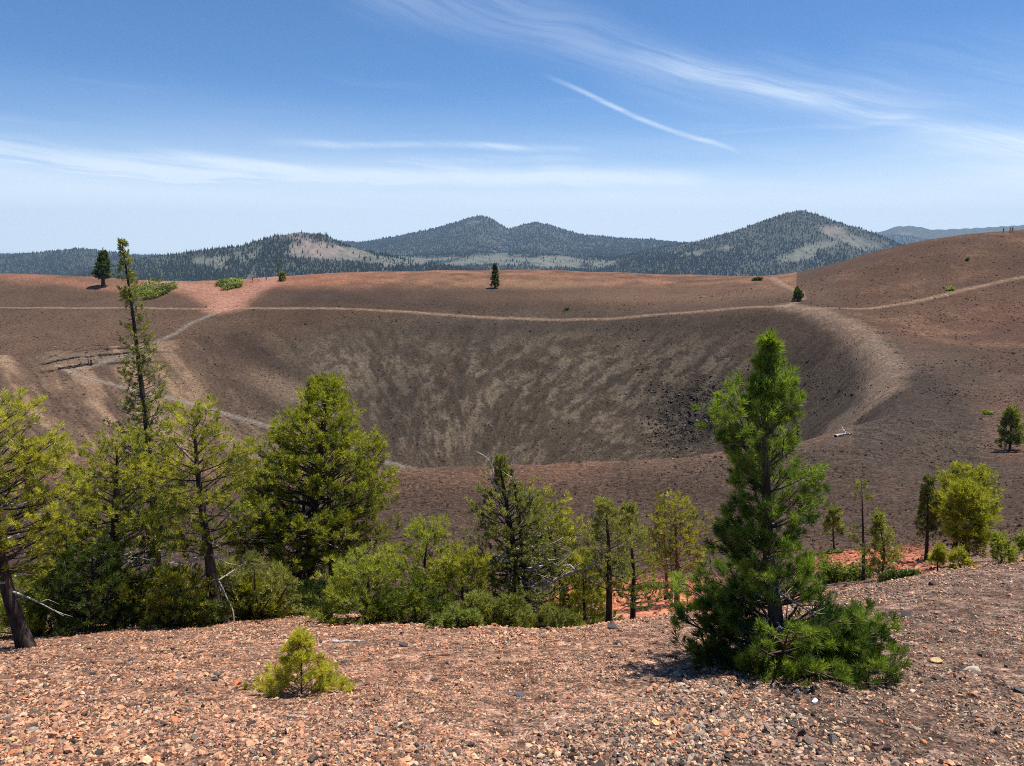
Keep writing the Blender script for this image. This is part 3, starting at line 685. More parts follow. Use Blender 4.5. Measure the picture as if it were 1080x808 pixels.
# ------------------------------------------------------------------ tubes and foliage
class MB:
    def __init__(s): s.V = []; s.F = []; s.n = 0; s.A = []
    def tube(s, P, r, k=6, cap=True, tw=0., rough=0., rs=None):
        P = np.asarray(P, float); r = np.broadcast_to(np.asarray(r, float), (len(P),))
        T = np.gradient(P, axis=0); T /= np.linalg.norm(T, axis=1)[:, None] + 1e-9
        ref = np.array([0, 0, 1.]) if abs(T[0, 2]) < .8 else np.array([1., 0, 0])
        U = np.cross(T, ref); U /= np.linalg.norm(U, axis=1)[:, None] + 1e-9; Wd = np.cross(T, U)
        a = np.arange(k) * 2 * PI / k
        rad = r[:, None] * np.ones((1, k))
        if rough: rad = rad * (1 + rough * (rs.random((len(P), k)) - .5))
        V = P[:, None] + rad[..., None] * (np.cos(a)[None, :, None] * U[:, None] + np.sin(a)[None, :, None] * Wd[:, None])
        i = np.arange(len(P) * k).reshape(len(P), k) + s.n; j = np.roll(i, -1, 1)
        s.F.append(np.stack([i[:-1], j[:-1], j[1:], i[1:]], -1).reshape(-1, 4)); s.V.append(V.reshape(-1, 3)); s.n += len(P) * k
        # caps as quads collapsed to the last ring centre
        c = s.n; s.V.append(P[-1:] + T[-1:] * r[-1]); s.n += 1
        l = i[-1]; s.F.append(np.stack([l, np.roll(l, -1), np.full(k, c), np.full(k, c)], -1))
    def build(s, name, m_, parent, **kw):
        F4 = np.vstack(s.F); tri = F4[:, 2] == F4[:, 3]
        fl = [F4[~tri]] + ([F4[tri][:, :3]] if tri.any() else [])
        return mesh_obj(name, np.vstack(s.V), fl, m_, parent, smooth=True, **kw)
def norm(v): return v / (np.linalg.norm(v, axis=-1, keepdims=True) + 1e-9)
def needles(P, A, Ls, nl, tint, n, w, rng, spread=(1.25, .35), up=.12):
    """tufts: base point P, axis A, axis length Ls, needle length nl -> thin triangles"""
    N_ = len(P); P = np.repeat(P, n, 0); A = np.repeat(norm(A), n, 0); Ls = np.repeat(Ls, n); nl = np.repeat(nl, n); tint = np.repeat(tint, n)
    m = N_ * n; t = rng.random(m) ** .8
    q = rng.normal(size=(m, 3)); q = norm(q - (q * A).sum(1)[:, None] * A)
    al = spread[0] + (spread[1] - spread[0]) * t + rng.normal(0, .18, m)
    d = A * np.cos(al)[:, None] + q * np.sin(al)[:, None]; d[:, 2] += up; d = norm(d)
    b = P + A * (Ls * t)[:, None]
    ln = nl * rng.uniform(.65, 1.1, m)
    side = norm(np.cross(d, rng.normal(size=(m, 3)))) * (w * .5)
    tip = b + d * ln[:, None]; mid_ = b + d * (ln * .45)[:, None]
    V = np.stack([b, mid_ + side, tip, mid_ - side], 1).reshape(-1, 3)
    Fc = np.arange(m * 4).reshape(m, 4)
    tn = tint + rng.normal(0, .12, m)
    return V, Fc, np.repeat(tn, 4)
def leafy(P, s, tint, rng, asp=.6):
    """small leaf quads, random facing"""
    m = len(P); a = norm(rng.normal(size=(m, 3))); b = norm(np.cross(a, rng.normal(size=(m, 3))))
    s = np.broadcast_to(s, (m,))[:, None] * rng.uniform(.6, 1.2, (m, 1))
    V = np.stack([P - a * s, P + b * s * asp, P + a * s, P - b * s * asp], 1).reshape(-1, 3)
    return V, np.arange(m * 4).reshape(m, 4), np.repeat(tint + rng.normal(0, .1, m), 4)

def trunk_line(base, way, n=14):
    P = np.vstack([base - np.array([0, 0, .25]), base] + [np.array(w) for w in way])
    s = np.r_[0, np.cumsum(np.linalg.norm(np.diff(P, axis=0), axis=1))]; q = np.linspace(0, s[-1], n)
    Q = np.stack([np.interp(q, s, P[:, i]) for i in range(3)], -1)
    for _ in range(2): Q[1:-1] = (Q[:-2] + 2 * Q[1:-1] + Q[2:]) / 4
    return Q
def along(Q, h):
    s = np.r_[0, np.cumsum(np.linalg.norm(np.diff(Q, axis=0), axis=1))]; x = h * s[-1]
    return np.array([np.interp(x, s, Q[:, i]) for i in range(3)])

def pine(label, cat, u, D, way, r0, prof, h0=.25, nbr=70, seed=1, mt=M_pine, up=(-.15, .75), curl=.2, tuft=.13, nl=.09, nn=26, w=.006,
         tint=(.25, .3), gap=.08, bare=.3, dead=0, extra=(), group=None, name='pine_tree', twd=1.0, barkm=M_bark, hp=1., base=None, azf_=None, deadm=M_dead, snag=0, sprig=1.6, limbs=(), deadlow=.5, keepf=None, candles=0, whorl=0, ragged=.0, parts=True, yellowtop=.25, lat=.42, vis_br=True):
    """way: trunk way-points as photo (u, v) at the tree's own distance, last one the tip; prof(h) crown radius in metres"""
    rng = np.random.default_rng(seed)
    if base is None: base = ground(u, D)
    D = base[1]
    W_ = [wp(a, b, D) for a, b in way]
    W_ = [q + np.array([0, rng.uniform(-.02, .02) * D * .3, 0]) for q in W_]
    Q = trunk_line(base, W_); Hh = Q[-1, 2] - base[2]
    root = empty(name, tuple(base), label, cat, group)
    tb = MB(); s_ = np.linspace(0, 1, len(Q)); rad = r0 * (1 - s_) ** .8 * .92 + r0 * .06
    rad[0] *= 1.35; rad[1] *= 1.15
    tb.tube(Q, rad, 10, rough=.12, rs=rng); tb.build('trunk', barkm, root)
    for (u0_, pts, rr_) in extra:
        e = MB(); q = trunk_line(ground(u0_, D + rng.uniform(-.3, .3)), [wp(a, b, D) for a, b in pts], 10)
        e.tube(q, rr_ * (1 - np.linspace(0, 1, len(q)) * .75), 8, rough=.12, rs=rng); e.build('trunk', barkm, root)
    br = MB(); dead_list = []; TP, TA, TL_, TN = [], [], [], []
    ndead = min(70, int(dead * nbr))
    for i in range(nbr + ndead):
        isd = i >= nbr
        hf = h0 + (1 - h0) * (((i + rng.random()) / nbr) ** hp) if not isd else rng.uniform(h0 * deadlow, h0 + (1 - h0) * .5)
        hf = hf if not whorl or isd or hf < .12 else (round(hf * whorl) / whorl + rng.normal(0, .006)); hf = min(hf, .985); p0 = along(Q, hf); a = i * 2.39996 + rng.normal(0, .35)
        if keepf and not isd and rng.random() > keepf(a, hf): continue
        Lb = prof(hf) * rng.uniform(.62, 1.12)
        if azf_: Lb *= azf_(a, hf)
        Lb *= 1 + ragged * math.sin(a * 2 + hf * 9 + seed) * math.cos(a * 3 - hf * 14)
        if isd: Lb = max(prof(min(h0 + .2, .9)) * rng.uniform(.35, .85), .1)
        e0 = up[0] + (up[1] - up[0]) * hf + rng.normal(0, .16)
        if isd: e0 = rng.normal(-.1, .35)
        hd = np.array([math.sin(a), math.cos(a), 0]); side = np.array([hd[1], -hd[0], 0])
        t = np.linspace(0, 1, 6); bend = rng.normal(0, .14)
        Pb = p0 + hd * (Lb * t * math.cos(e0))[:, None] + side * (Lb * bend * t ** 2)[:, None]
        Pb[:, 2] += Lb * (math.sin(e0) * t + (curl if not isd else rng.uniform(-.2, .2)) * t ** 2.2)
        rb = max(r0 * .22 * (1 - hf * .6), .004) * (Lb / (prof(max(h0, .3)) + 1e-6)) ** .4
        if isd: dd = MB(); dead_list.append(dd)
        (dd if isd else br).tube(Pb, rb * (1 - .8 * t), 5)
        if isd:
            for _ in range(3):
                s = rng.uniform(.3, .9); q = np.array([np.interp(s, t, Pb[:, k_]) for k_ in range(3)]); dv = norm(hd + rng.normal(0, .6, 3)) * Lb * .35
                dd.tube(np.array([q, q + dv * .5 + rng.normal(0, .02, 3), q + dv]), [rb * .4, rb * .3, rb * .12], 4)
            continue
        if rng.random() < gap: continue
        cl = rng.normal(0, .16)
        nt_ = max(3, int(Lb * (1 - bare) / tuft * twd * 1.55))
        for k_ in range(nt_):
            s = bare + (1 - bare) * (k_ + rng.random()) / nt_
            q = np.array([np.interp(s, t, Pb[:, c_]) for c_ in range(3)])
            sg = 1 if k_ % 2 else -1; tw_ = tint[1] * .7 * rng.random()
            dv = norm(hd * rng.uniform(.35, 1.) + side * sg * rng.uniform(.3, 1.1) + np.array([0, 0, rng.uniform(-.2, .7)]))
            tl = min(Lb * lat * (1.15 - s * .7), tuft * 5) * rng.uniform(.5, 1.1) + tuft * .25
            e_ = q + dv * tl; e_[2] += tl * .12
            if vis_br: br.tube(np.array([q, (q + e_) / 2 + rng.normal(0, tl * .05, 3), e_]), [rb * .35, rb * .28, rb * .16], 4)
            nseg = max(2, int(tl / tuft * sprig))
            for z_ in range(nseg):
                f_ = 1 - z_ / max(nseg, 1) * .38
                TP.append(q + (e_ - q) * f_ + rng.normal(0, tuft * (.08 + .2 * (z_ > 0)), 3)); TA.append(norm(dv + np.array([0, 0, .8]) + rng.normal(0, .35, 3)))
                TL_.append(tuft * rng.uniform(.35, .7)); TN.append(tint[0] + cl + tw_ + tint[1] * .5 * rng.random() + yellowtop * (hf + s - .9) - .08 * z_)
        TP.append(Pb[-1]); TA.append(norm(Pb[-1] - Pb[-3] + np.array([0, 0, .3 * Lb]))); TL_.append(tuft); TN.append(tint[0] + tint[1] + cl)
    for k_ in range(candles):
        hf = rng.uniform(.62, 1.); a = rng.uniform(0, 6.28); q = along(Q, hf) + np.array([math.sin(a), math.cos(a), 0]) * prof(hf) * rng.uniform(.2, .95); ln = rng.uniform(.10, .20)
        br.tube(np.array([q, q + [0, 0, ln * .5], q + [rng.normal(0, .01), 0, ln]]), [.007, .008, .004], 5)
        TP.append(q + [0, 0, ln * .1]); TA.append(np.array([0, 0, 1.])); TL_.append(ln * .7); TN.append(tint[0] + tint[1] * 1.1)
    # leader shoots
    if not snag:
        for k_ in range(6):
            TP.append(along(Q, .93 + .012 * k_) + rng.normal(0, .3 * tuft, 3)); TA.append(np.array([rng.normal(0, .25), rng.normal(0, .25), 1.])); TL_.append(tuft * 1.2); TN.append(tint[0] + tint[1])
    TP, TA, TL_, TN = map(np.array, (TP, TA, TL_, TN))
    V, Fc, tn = needles(TP, TA, TL_, nl * rng.uniform(.8, 1.15, len(TP)), TN, nn, w * 1.45, rng, spread=(1.35, .25))
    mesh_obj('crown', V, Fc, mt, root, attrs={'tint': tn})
    if br.n: br.build('branches', barkm, root)
    for lp, lr in limbs:
        q = np.array([wp(a, b, D) for a, b in lp]); q[:, 1] -= np.linspace(0, px(D, 18), len(q)); e = MB(); t = np.linspace(0, 1, 9); ts = np.linspace(0, 1, len(q))
        q = np.stack([np.interp(t, ts, q[:, i]) for i in range(3)], -1) + rng.normal(0, px(D, .7), (9, 3)); e.tube(q, lr * D / F * (1 - .75 * t), 6, rough=.2, rs=rng)
        for k_ in range(5):
            a = q[rng.integers(3, 9)]; dv = (q[-1] - q[0]) * rng.uniform(.15, .3) + rng.normal(0, px(D, 6), 3); e.tube(np.array([a, a + dv * .5 + rng.normal(0, px(D, 1), 3), a + dv]), [lr * D / F * .35, lr * D / F * .25, lr * D / F * .1], 4)
        dead_list.append(e)
    for dd in dead_list: dd.build('dead_branch', deadm, root)
    print(label[:40], 'h=%.2f' % Hh, 'D=%.1f' % D, 'tufts', len(TP), 'quads', len(Fc))
    return root
def px(D, n): return n * D / F * 1.04

# -- near and middle trees -------------------------------------------------------------
GT = 'pines standing behind the near crest'
def cone_p(Rm, p=1., top=.12, belly=.25):
    return lambda h: Rm * (np.clip((1 - h) / (1 - belly), 0, 1) ** p * (1 - top) + top) * (min(1, .55 + h / belly * .45) if h < belly else 1)
def dome_p(Rm, lo=.2, p=.55):
    return lambda h: Rm * max(.12, 1 - abs((h - lo - .22) / (1.02 - lo - .22 if h > lo + .22 else .5)) ** 2) ** p
D = 9.3
pine('pale yellow green pine at the left edge with a dark leaning trunk', 'pine tree', 25, D, [(16, 660), (4, 610), (-8, 560), (-14, 500), (-12, 436)], .115,
     dome_p(px(D, 86), .35), h0=.36, nbr=95, seed=21, mt=M_yel, up=(-.1, .5), curl=.15, tuft=.10, nl=.075, nn=26, w=.0062, tint=(.25, .55), gap=.16, bare=.35, dead=.14, deadlow=.8, group=GT, barkm=M_barkd, twd=1.05)
D = 13.
pine('bushy yellow green pine with foliage down to the ground, second from the left edge', 'pine tree', 122, D, [(124, 640), (122, 560), (126, 470)], .13,
     dome_p(px(D, 74), .1), h0=.08, nbr=105, seed=22, mt=M_yel, up=(-.15, .6), curl=.15, tuft=.13, nl=.10, nn=26, w=.0085, tint=(.1, .55), gap=.1, bare=.3, dead=.3, group=GT, barkm=M_barkd, twd=1.0)
D = 11.8
pine('low dark green pine in shade at the foot of the bushy pine', 'pine tree', 92, D, [(94, 650), (97, 585)], .07,
     dome_p(px(D, 46), .05), h0=.05, nbr=60, seed=23, mt=M_dark, up=(-.1, .5), tuft=.11, nl=.09, nn=24, w=.008, tint=(.1, .4), group=GT, barkm=M_barkd)
D = 21.
pine('very tall spindly pine rising above the skyline', 'pine tree', 168, D, [(161, 500), (149, 400), (138, 315), (128, 252)], .14,
     lambda h: px(21, np.interp(h, [.3, .42, .55, .7, .85, 1], [42, 36, 27, 17, 9, .6])), h0=.26, nbr=185, seed=24, mt=M_jun, up=(-.55, .45), curl=.5, tuft=.11, nl=.10, nn=18, w=.011, tint=(.1, .7), gap=.22, bare=.22, dead=.3, snag=1, group=GT, barkm=M_barkd, lat=.3, yellowtop=.5)
D = 12.4
pine('open pine with curved dark trunk and grey dead lower branches beside the spindly pine', 'pine tree', 238, D, [(232, 660), (226, 610), (216, 550), (208, 490), (206, 440)], .125,
     dome_p(px(D, 56), .35), h0=.38, nbr=66, seed=25, mt=M_yel, up=(-.1, .6), curl=.15, tuft=.13, nl=.10, nn=26, w=.008, tint=(.05, .55), gap=.12, bare=.35, dead=.2, group=GT, barkm=M_barkd,
     limbs=[([(224, 600), (196, 622), (178, 655)], 1.6), ([(229, 628), (210, 652), (204, 682)], 1.5), ([(220, 575), (192, 606), (165, 622)], 1.4), ([(230, 640), (222, 660), (224, 690)], 1.8), ([(228, 610), (250, 640), (252, 670)], 1.2)])
D = 16.5
pine('large dense pine with three dark trunks and a broad pointed crown', 'pine tree', 326, D, [(325, 620), (330, 540), (340, 470), (344, 409)], .17,
     lambda h: px(16.5, 88) * min(1, ((1 - h) / .58) ** .9 + .09) * (1 if h > .3 else .8), h0=.24, nbr=190, seed=26, mt=M_pine, up=(-.3, .75), curl=.15, tuft=.17, nl=.12, nn=25, w=.0105,
     tint=(.22, .55), gap=.05, bare=.32, dead=.12, group=GT, barkm=M_barkd, extra=[(306, [(308, 640), (314, 590), (322, 520)], .12), (354, [(353, 640), (350, 590), (346, 510)], .14)], yellowtop=.35)
D = 13.2
pine('small fresh green pine between the large dense pine and the half dead one', 'pine tree', 450, D, [(449, 640), (447, 600), (452, 563)], .06,
     dome_p(px(D, 44), .15), h0=.12, nbr=60, seed=27, mt=M_fresh, up=(0., .8), tuft=.12, nl=.1, nn=26, w=.008, tint=(.35, .5), group=GT, barkm=M_barkd, gap=.15)
D = 12.
pine('low bright green young pine on the crest left of the small fresh green pine', 'pine tree', 385, D, [(386, 650), (388, 605)], .05,
     dome_p(px(D, 56), .05, .6), h0=.05, nbr=62, seed=28, mt=M_fresh, up=(-.1, .8), tuft=.12, nl=.1, nn=26, w=.008, tint=(.3, .5), group=GT, barkm=M_barkd, gap=.1)
D = 13.8
pine('half dead olive tree with bare grey spike top and bleached dead limbs', 'conifer', 540, D, [(545, 640), (541, 580), (533, 530), (527, 484)], .15,
     lambda h: px(13.8, np.interp(h, [0, .2, .4, .6, .72, .8, .9, 1], [50, 62, 60, 50, 38, 20, 8, 3])), h0=.10, nbr=125, seed=29, mt=M_jun, up=(-.1, .8), curl=.15, tuft=.11, nl=.075, nn=26, w=.008, tint=(.25, .55), gap=.18, bare=.3, dead=.9, group=GT, barkm=M_barkd, snag=1,
     extra=[(556, [(556, 640), (552, 580), (545, 520), (540, 495)], .10)],
     limbs=[([(548, 622), (585, 610), (606, 598), (626, 588)], 2.8), ([(548, 570), (568, 578), (592, 560)], 2.), ([(534, 535), (522, 510), (517, 480)], 1.7), ([(533, 530), (541, 506), (541, 478)], 1.6), ([(546, 560), (558, 536), (562, 512)], 1.8), ([(550, 590), (575, 600), (570, 625)], 1.3), ([(548, 600), (600, 592), (618, 606)], 1.6), ([(552, 610), (575, 585), (588, 590)], 1.6), ([(545, 630), (560, 612), (582, 616)], 1.6), ([(540, 575), (525, 590), (512, 588)], 1.4), ([(548, 585), (562, 566), (572, 545)], 1.5)])
pine('yellow green conifer leaning right behind the half dead tree', 'conifer', 592, 15.5, [(594, 640), (590, 590), (566, 528)], .1,
     dome_p(px(15.5, 48), .1), h0=.1, nbr=85, seed=30, mt=M_yel, up=(0, .7), tuft=.12, nl=.085, nn=24, w=.009, tint=(.1, .6), gap=.15, bare=.25, dead=.35, group=GT, barkm=M_barkd)
D = 13.6
pine('slender pine with straight dark bare lower trunk right of the half dead tree', 'pine tree', 643, D, [(643, 620), (642, 570), (638, 532)], .085,
     lambda h: px(13.6, 25) * min(1, (1 - h) / .4 + .15), h0=.38, nbr=70, seed=31, mt=M_jun, up=(-.2, .6), tuft=.11, nl=.08, nn=24, w=.008, tint=(.3, .5), group=GT, barkm=M_barkd, gap=.12, dead=.2)
pine('thin olive conifer close behind the slender pine', 'conifer', 668, 17., [(668, 600), (662, 536)], .08,
     lambda h: px(17, 30) * min(1, (1 - h) / .6 + .1), h0=.2, nbr=75, seed=32, mt=M_jun, up=(-.1, .7), tuft=.13, nl=.09, nn=22, w=.01, tint=(.35, .5), group=GT, barkm=M_barkd, gap=.12, dead=.2)
b = hit(714, 637, 15)
pine('round topped pale conifer with reddish straight trunk beside two thin dark trunks', 'conifer', 714, 0, [(714, 600), (712, 534)], .10,
     dome_p(px(b[1], 37), .35), h0=.30, nbr=75, seed=33, mt=M_yel, up=(-.2, .6), tuft=.15, nl=.10, nn=22, w=.012, tint=(.1, .5), group=GT, barkm=M_bark, base=b, dead=.5, gap=.15)
b = hit(703, 632, 15)
pine('narrow dark conifer with twin trunks left of the round topped pale conifer', 'conifer', 703, 0, [(702, 590), (698, 531)], .09,
     lambda h: px(b[1], 15) * min(1, (1 - h) / .6 + .1), h0=.35, nbr=50, seed=34, mt=M_jun, up=(-.1, .6), tuft=.15, nl=.1, nn=20, w=.012, tint=(.1, .5), group=GT, barkm=M_barkd, base=b,
     extra=[(708, [(709, 610), (706, 570)], .06)])
b = hit(724, 657, 11)
pine('tiny broken dead sapling beside the red soil patch', 'dead tree', 724, 0, [(725, 640), (724, 622)], .025, lambda h: .12, h0=.4, nbr=6, seed=35, mt=M_yel, tuft=.05, nl=.04, nn=8, w=.006, base=b, barkm=M_barkd, dead=.8, name='dead_tree')
# the large pine in front
b = hit(822, 697, 4.)
D = b[1]
def bigprof(h):
    return px(D, np.interp(h, [0, .05, .12, .2, .28, .34, .42, .52, .62, .70, .80, .9, 1.], [88, 102, 98, 72, 38, 62, 36, 52, 38, 58, 30, 14, 3]))
def bigaz(a, h):
    rt = math.sin(a)            # +1 to the right
    if h < .30: return 1.0 + .04 * rt
    if .30 < h < .38: return 1. - .2 * rt
    if .62 < h < .74: return 1. - .18 * rt
    return 1.
pine('large solitary dark green pine with skirted base on the near slope', 'pine tree', 822, 0, [(822, 660), (811, 600), (807, 520), (808, 440), (813, 364)], .078,
     bigprof, h0=.02, nbr=260, seed=41, mt=M_cool, up=(-.05, 1.15), curl=.25, tuft=.08, nl=.078, nn=48, w=.0034, tint=(.12, .6), gap=.10, bare=.38, dead=.12, base=b, hp=1.4, candles=30, whorl=12, keepf=lambda a, h: 1. if h < .24 else (.5 if math.cos(a) < -.6 else 1.), ragged=.22, azf_=bigaz, twd=1.15, barkm=M_bark, sprig=1.9, yellowtop=.35)
for lab, u, D_, vt, rp, m_, sd, tn in (
    ('low yellow green pine left of the curved dark trunk', 190, 12., 612, 34, M_yel, 141, (.1, .55)),
    ('low yellow green pine right of the curved dark trunk', 272, 13.4, 618, 30, M_yel, 142, (.05, .5)),
    ('small olive pine under the edge of the leaning trunk crown', 62, 12.6, 572, 38, M_jun, 143, (.2, .5)),
    ('young pale green pine at the left foot of the half dead tree', 488, 12.6, 590, 40, M_yel, 144, (.0, .45)),
    ('young yellow green pine just left of the slender straight trunk', 616, 14.2, 592, 30, M_yel, 145, (.1, .5))):
    pine(lab, 'pine tree', u, D_, [(u + 1, 650), (u - 2, vt)], .05, dome_p(px(D_, rp), .05, .6), h0=.05, nbr=70, seed=sd, mt=m_, up=(-.1, .7), tuft=.12, nl=.095, nn=24, w=.008, tint=tn, group=GT, barkm=M_barkd, gap=.12, dead=.15, ragged=.2)
# right-hand group
GR2 = 'conifers below the right hand hill'
def rt(label, cat, u, vb, way, r0, pr, **k):
    b = hit(u, vb, 14.); pw = pr if callable(pr) else None
    d = b[1]
    fn = (lambda h: px(d, pr(h))) if pw else (lambda h: px(d, pr) * min(1, (1 - h) / .75 + .12))
    kw = dict(tuft=.0085 * d, nl=.0058 * d, nn=20, w=.00062 * d, group=GR2, barkm=M_barkd, up=(-.1, .7), gap=.18, ragged=.3); kw.update(k)
    return pine(label, cat, u, 0, way, r0 * d / F, fn, base=b, **kw)
rt('small conifer with bare foot left of the thin dead pine', 'conifer', 880, 582, [(880, 560), (879, 540)], 1.2, 9, h0=.35, nbr=28, seed=51, mt=M_jun, tint=(.2, .5))
rt('tall thin nearly bare dead pine with wispy grey twigs', 'dead tree', 911, 612, [(911, 570), (909, 508)], 2.1, 17, h0=.25, nbr=30, seed=52, mt=M_jun, gap=.72, dead=1.6, tint=(.2, .4), bare=.5, snag=1, name='dead_tree', deadm=M_barkd)
rt('bushy olive conifer right of the thin dead pine', 'conifer', 930, 612, [(931, 580), (927, 545)], 1.9, 17, h0=.12, nbr=65, seed=53, mt=M_jun, tint=(.35, .5), dead=.3)
rt('dark slim pine left of the round yellow green tree', 'pine tree', 977, 591, [(977, 545), (979, 507)], 2.4, 10, h0=.34, nbr=44, seed=54, mt=M_jun, tint=(.0, .4), dead=.2)
b = hit(1019, 594, 14)
def rnd_p(h): return 37 * max(.08, 1 - ((h - .62) / .42) ** 2) ** .5
rt('broad pale olive tree with an airy dome rising behind the round yellow green one', 'tree', 1004, 588, [(1010, 560), (1018, 525), (1023, 500)], 3., lambda h: 30 * max(.05, 1 - ((h - .55) / .5) ** 2) ** .55, h0=.36, nbr=170, seed=155, mt=M_yel, tint=(.1, .4), up=(.1, .5), curl=.02, nn=18, gap=.12, bare=.35, name='round_tree', tuft=.2, nl=.15, yellowtop=.4, ragged=.2)
rt('round yellow green tree with a domed crown and dark trunk', 'tree', 1019, 594, [(1021, 565), (1019, 540), (1018, 516)], 4.0, lambda h: 21 * max(.05, 1 - ((h - .5) / .53) ** 2) ** .55, h0=.26, nbr=130, seed=55, mt=M_pine, tint=(.35, .55), up=(.0, .55), curl=.05, nn=22, gap=.08, bare=.3, name='round_tree', tuft=.2, nl=.15, yellowtop=.5, ragged=.22)
rt('tiny sapling with thin straight stem on the right crest', 'sapling', 989, 614, [(989, 600), (989, 580)], 1.3, 5, h0=.5, nbr=22, seed=56, mt=M_yel, tint=(.2, .5), name='pine_sapling')
rt('scrubby sapling in front of the round yellow green tree', 'sapling', 1013, 606, [(1013, 598), (1012, 584)], 1.3, 8, h0=.1, nbr=24, seed=57, mt=M_yel, tint=(.2, .5), name='pine_sapling')
rt('small bright green pine right of the round yellow green tree', 'pine tree', 1055, 602, [(1056, 585), (1056, 569)], 1.5, 11, h0=.3, nbr=34, seed=58, mt=M_fresh, tint=(.3, .5))
rt('small green sapling cut by the right edge of the picture', 'sapling', 1084, 598, [(1084, 588), (1083, 570)], 2., 12, h0=.15, nbr=26, seed=59, mt=M_fresh, tint=(.2, .5), name='pine_sapling')
rt('small dark pine alone on the brown slope near the right edge', 'pine tree', 1065, 476, [(1065, 455), (1064, 434)], 1.5, 8.5, h0=.12, nbr=42, seed=60, mt=M_jun, tint=(.15, .6))
# rim and far slope trees
rt('dark bushy pine casting a round shadow on the left rim', 'pine tree', 109, 302, [(109, 290), (108, 267)], 2., lambda h: 6.6 * max(.08, 1 - abs((h - .32) / .7) ** 1.6) ** .8, h0=.2, nbr=80, seed=61, mt=M_dark, tint=(.2, .5), gap=.02, group='lone trees on the far rim', tuft=.9, nl=.65, w=.12)
rt('slim dark pine alone in the middle of the far red slope', 'pine tree', 522, 304, [(522, 295), (522, 280)], .9, 3.6, h0=.05, nbr=56, seed=62, mt=M_dark, tint=(.1, .5), gap=.02, group='lone trees on the far rim', tuft=.6, nl=.45, w=.08)
rt('small rounded pine on the skyline right of the red saddle', 'pine tree', 293, 291.5, [(293, 285), (292.5, 275)], 1.1, lambda h: 4.2 * max(.2, 1 - abs((h - .55) / .6) ** 2) ** .5, h0=.15, nbr=46, seed=63, mt=M_dark, tint=(.1, .6), gap=.02, group='lone trees on the far rim', tuft=.75, nl=.55, w=.1)
rt('tiny pine just below the small rounded skyline pine', 'pine tree', 297, 296.5, [(297, 293), (297, 288.5)], .8, 2.6, h0=.05, nbr=22, seed=64, mt=M_jun, tint=(.3, .5), gap=.02, group='lone trees on the far rim', tuft=.7, nl=.5, w=.1)
rt('tiny dark pine inside the bend of the notch trail', 'pine tree', 841, 317, [(841, 313), (840.5, 306)], .9, 3.6, h0=.05, nbr=26, seed=65, mt=M_dark, tint=(.2, .5), gap=.02, group='lone trees on the far rim', tuft=.7, nl=.5, w=.09)

# ------------------------------------------------------------------ bushes
def bush(label, P, rx, ry, rz, mt, n, leaf, tint=(.3, .4), seed=1, group=None, name='bush', lumps=9, stems=6):
    rng = np.random.default_rng(seed); P = np.array(P); root = empty(name, tuple(P), label, 'bush', group)
    c = rng.normal(size=(lumps, 3)) * np.array([.45, .45, .25]); c[:, 2] = np.abs(c[:, 2]) + .15; c[:, :2] = np.clip(c[:, :2], -.7, .7); rl = rng.uniform(.32, .55, lumps)
    k = rng.integers(0, lumps, n); d = norm(rng.normal(size=(n, 3))); q = c[k] + d * (rl[k] * rng.uniform(.55, 1.08, n))[:, None]
    q[:, 2] = np.abs(q[:, 2]); V0 = q * np.array([rx, ry, rz]) + P; V0[:, 2] += H(V0[:, 0], V0[:, 1]) - P[2]
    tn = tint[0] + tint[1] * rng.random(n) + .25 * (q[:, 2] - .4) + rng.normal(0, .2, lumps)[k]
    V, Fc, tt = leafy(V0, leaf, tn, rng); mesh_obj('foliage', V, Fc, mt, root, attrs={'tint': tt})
    m_ = MB()
    for i in range(stems):
        a = rng.uniform(0, 6.28); e_ = P + np.array([math.cos(a) * rx * .6, math.sin(a) * ry * .6, rz * rng.uniform(.4, .8)])
        m_.tube(np.array([P - [0, 0, .03], (P + e_) / 2 + [0, 0, .1 * rz], e_]), [leaf * .4, leaf * .3, leaf * .12], 4)
    m_.build('stems', M_barkd, root); return root
def hb(label, u, v, w, h, mt, n, lf, seed, dmin=14, depth=1., **k):
    P = hit(u, v, dmin); s = P[1] / F; return bush(label, P, w * s / 2 * 1.25, w * s / 2 * depth * 1.2, h * s * .95, mt, n, lf * s, seed=seed, **k)
hb('low spreading green bush in the middle of the red saddle', 243, 301.5, 29, 9, M_shrub, 2600, 1.2, 71, 200, tint=(.45, .5))
hb('flat olive mat of shrub on the left dune behind the spindly pine', 163, 310, 34, 12, M_shrub, 3400, 1.1, 72, 200, 1.6, tint=(.15, .3))
hb('small dark bush on the rim left of the notch trail', 799, 296, 8, 4, M_dark, 500, .9, 73, 180, tint=(.2, .4))
hb('tiny green bush on the brown slope above the rim trail', 598, 327, 5, 3.5, M_shrub, 260, .8, 74, 180, tint=(-.1, .3))
hb('pale tan scrub beside the trail on the right hill', 1003, 306, 8, 4, M_shrub, 420, .9, 75, 150, tint=(.5, .4))
hb('small bright bush on the dark slope left of the lone slope pine', 1041, 437, 9, 5, M_fresh, 500, .9, 76, 50, tint=(.3, .5))
hb('tiny dark bush high on the right hill', 1021, 275, 4, 3, M_dark, 150, .8, 77, 150)
hb('green grass tuft at the foot of the small conifer left of the dead pine', 880, 584, 20, 5, M_shrub, 700, 1.2, 78, 15, tint=(.1, .4))
hb('light green bush between the large pine and the dead pine foot', 895, 612, 46, 26, M_fresh, 4200, 1.5, 79, 14, .8, tint=(0., .5))
hb('pale green bush at the foot of the bushy olive conifer', 945, 614, 46, 14, M_shrub, 3000, 1.4, 80, 14, .6, tint=(-.1, .4))
hb('pale yellow green bush beside the broken sapling and red soil', 748, 660, 50, 26, M_shrub, 3600, 1.5, 81, 13, .6, tint=(.0, .5))
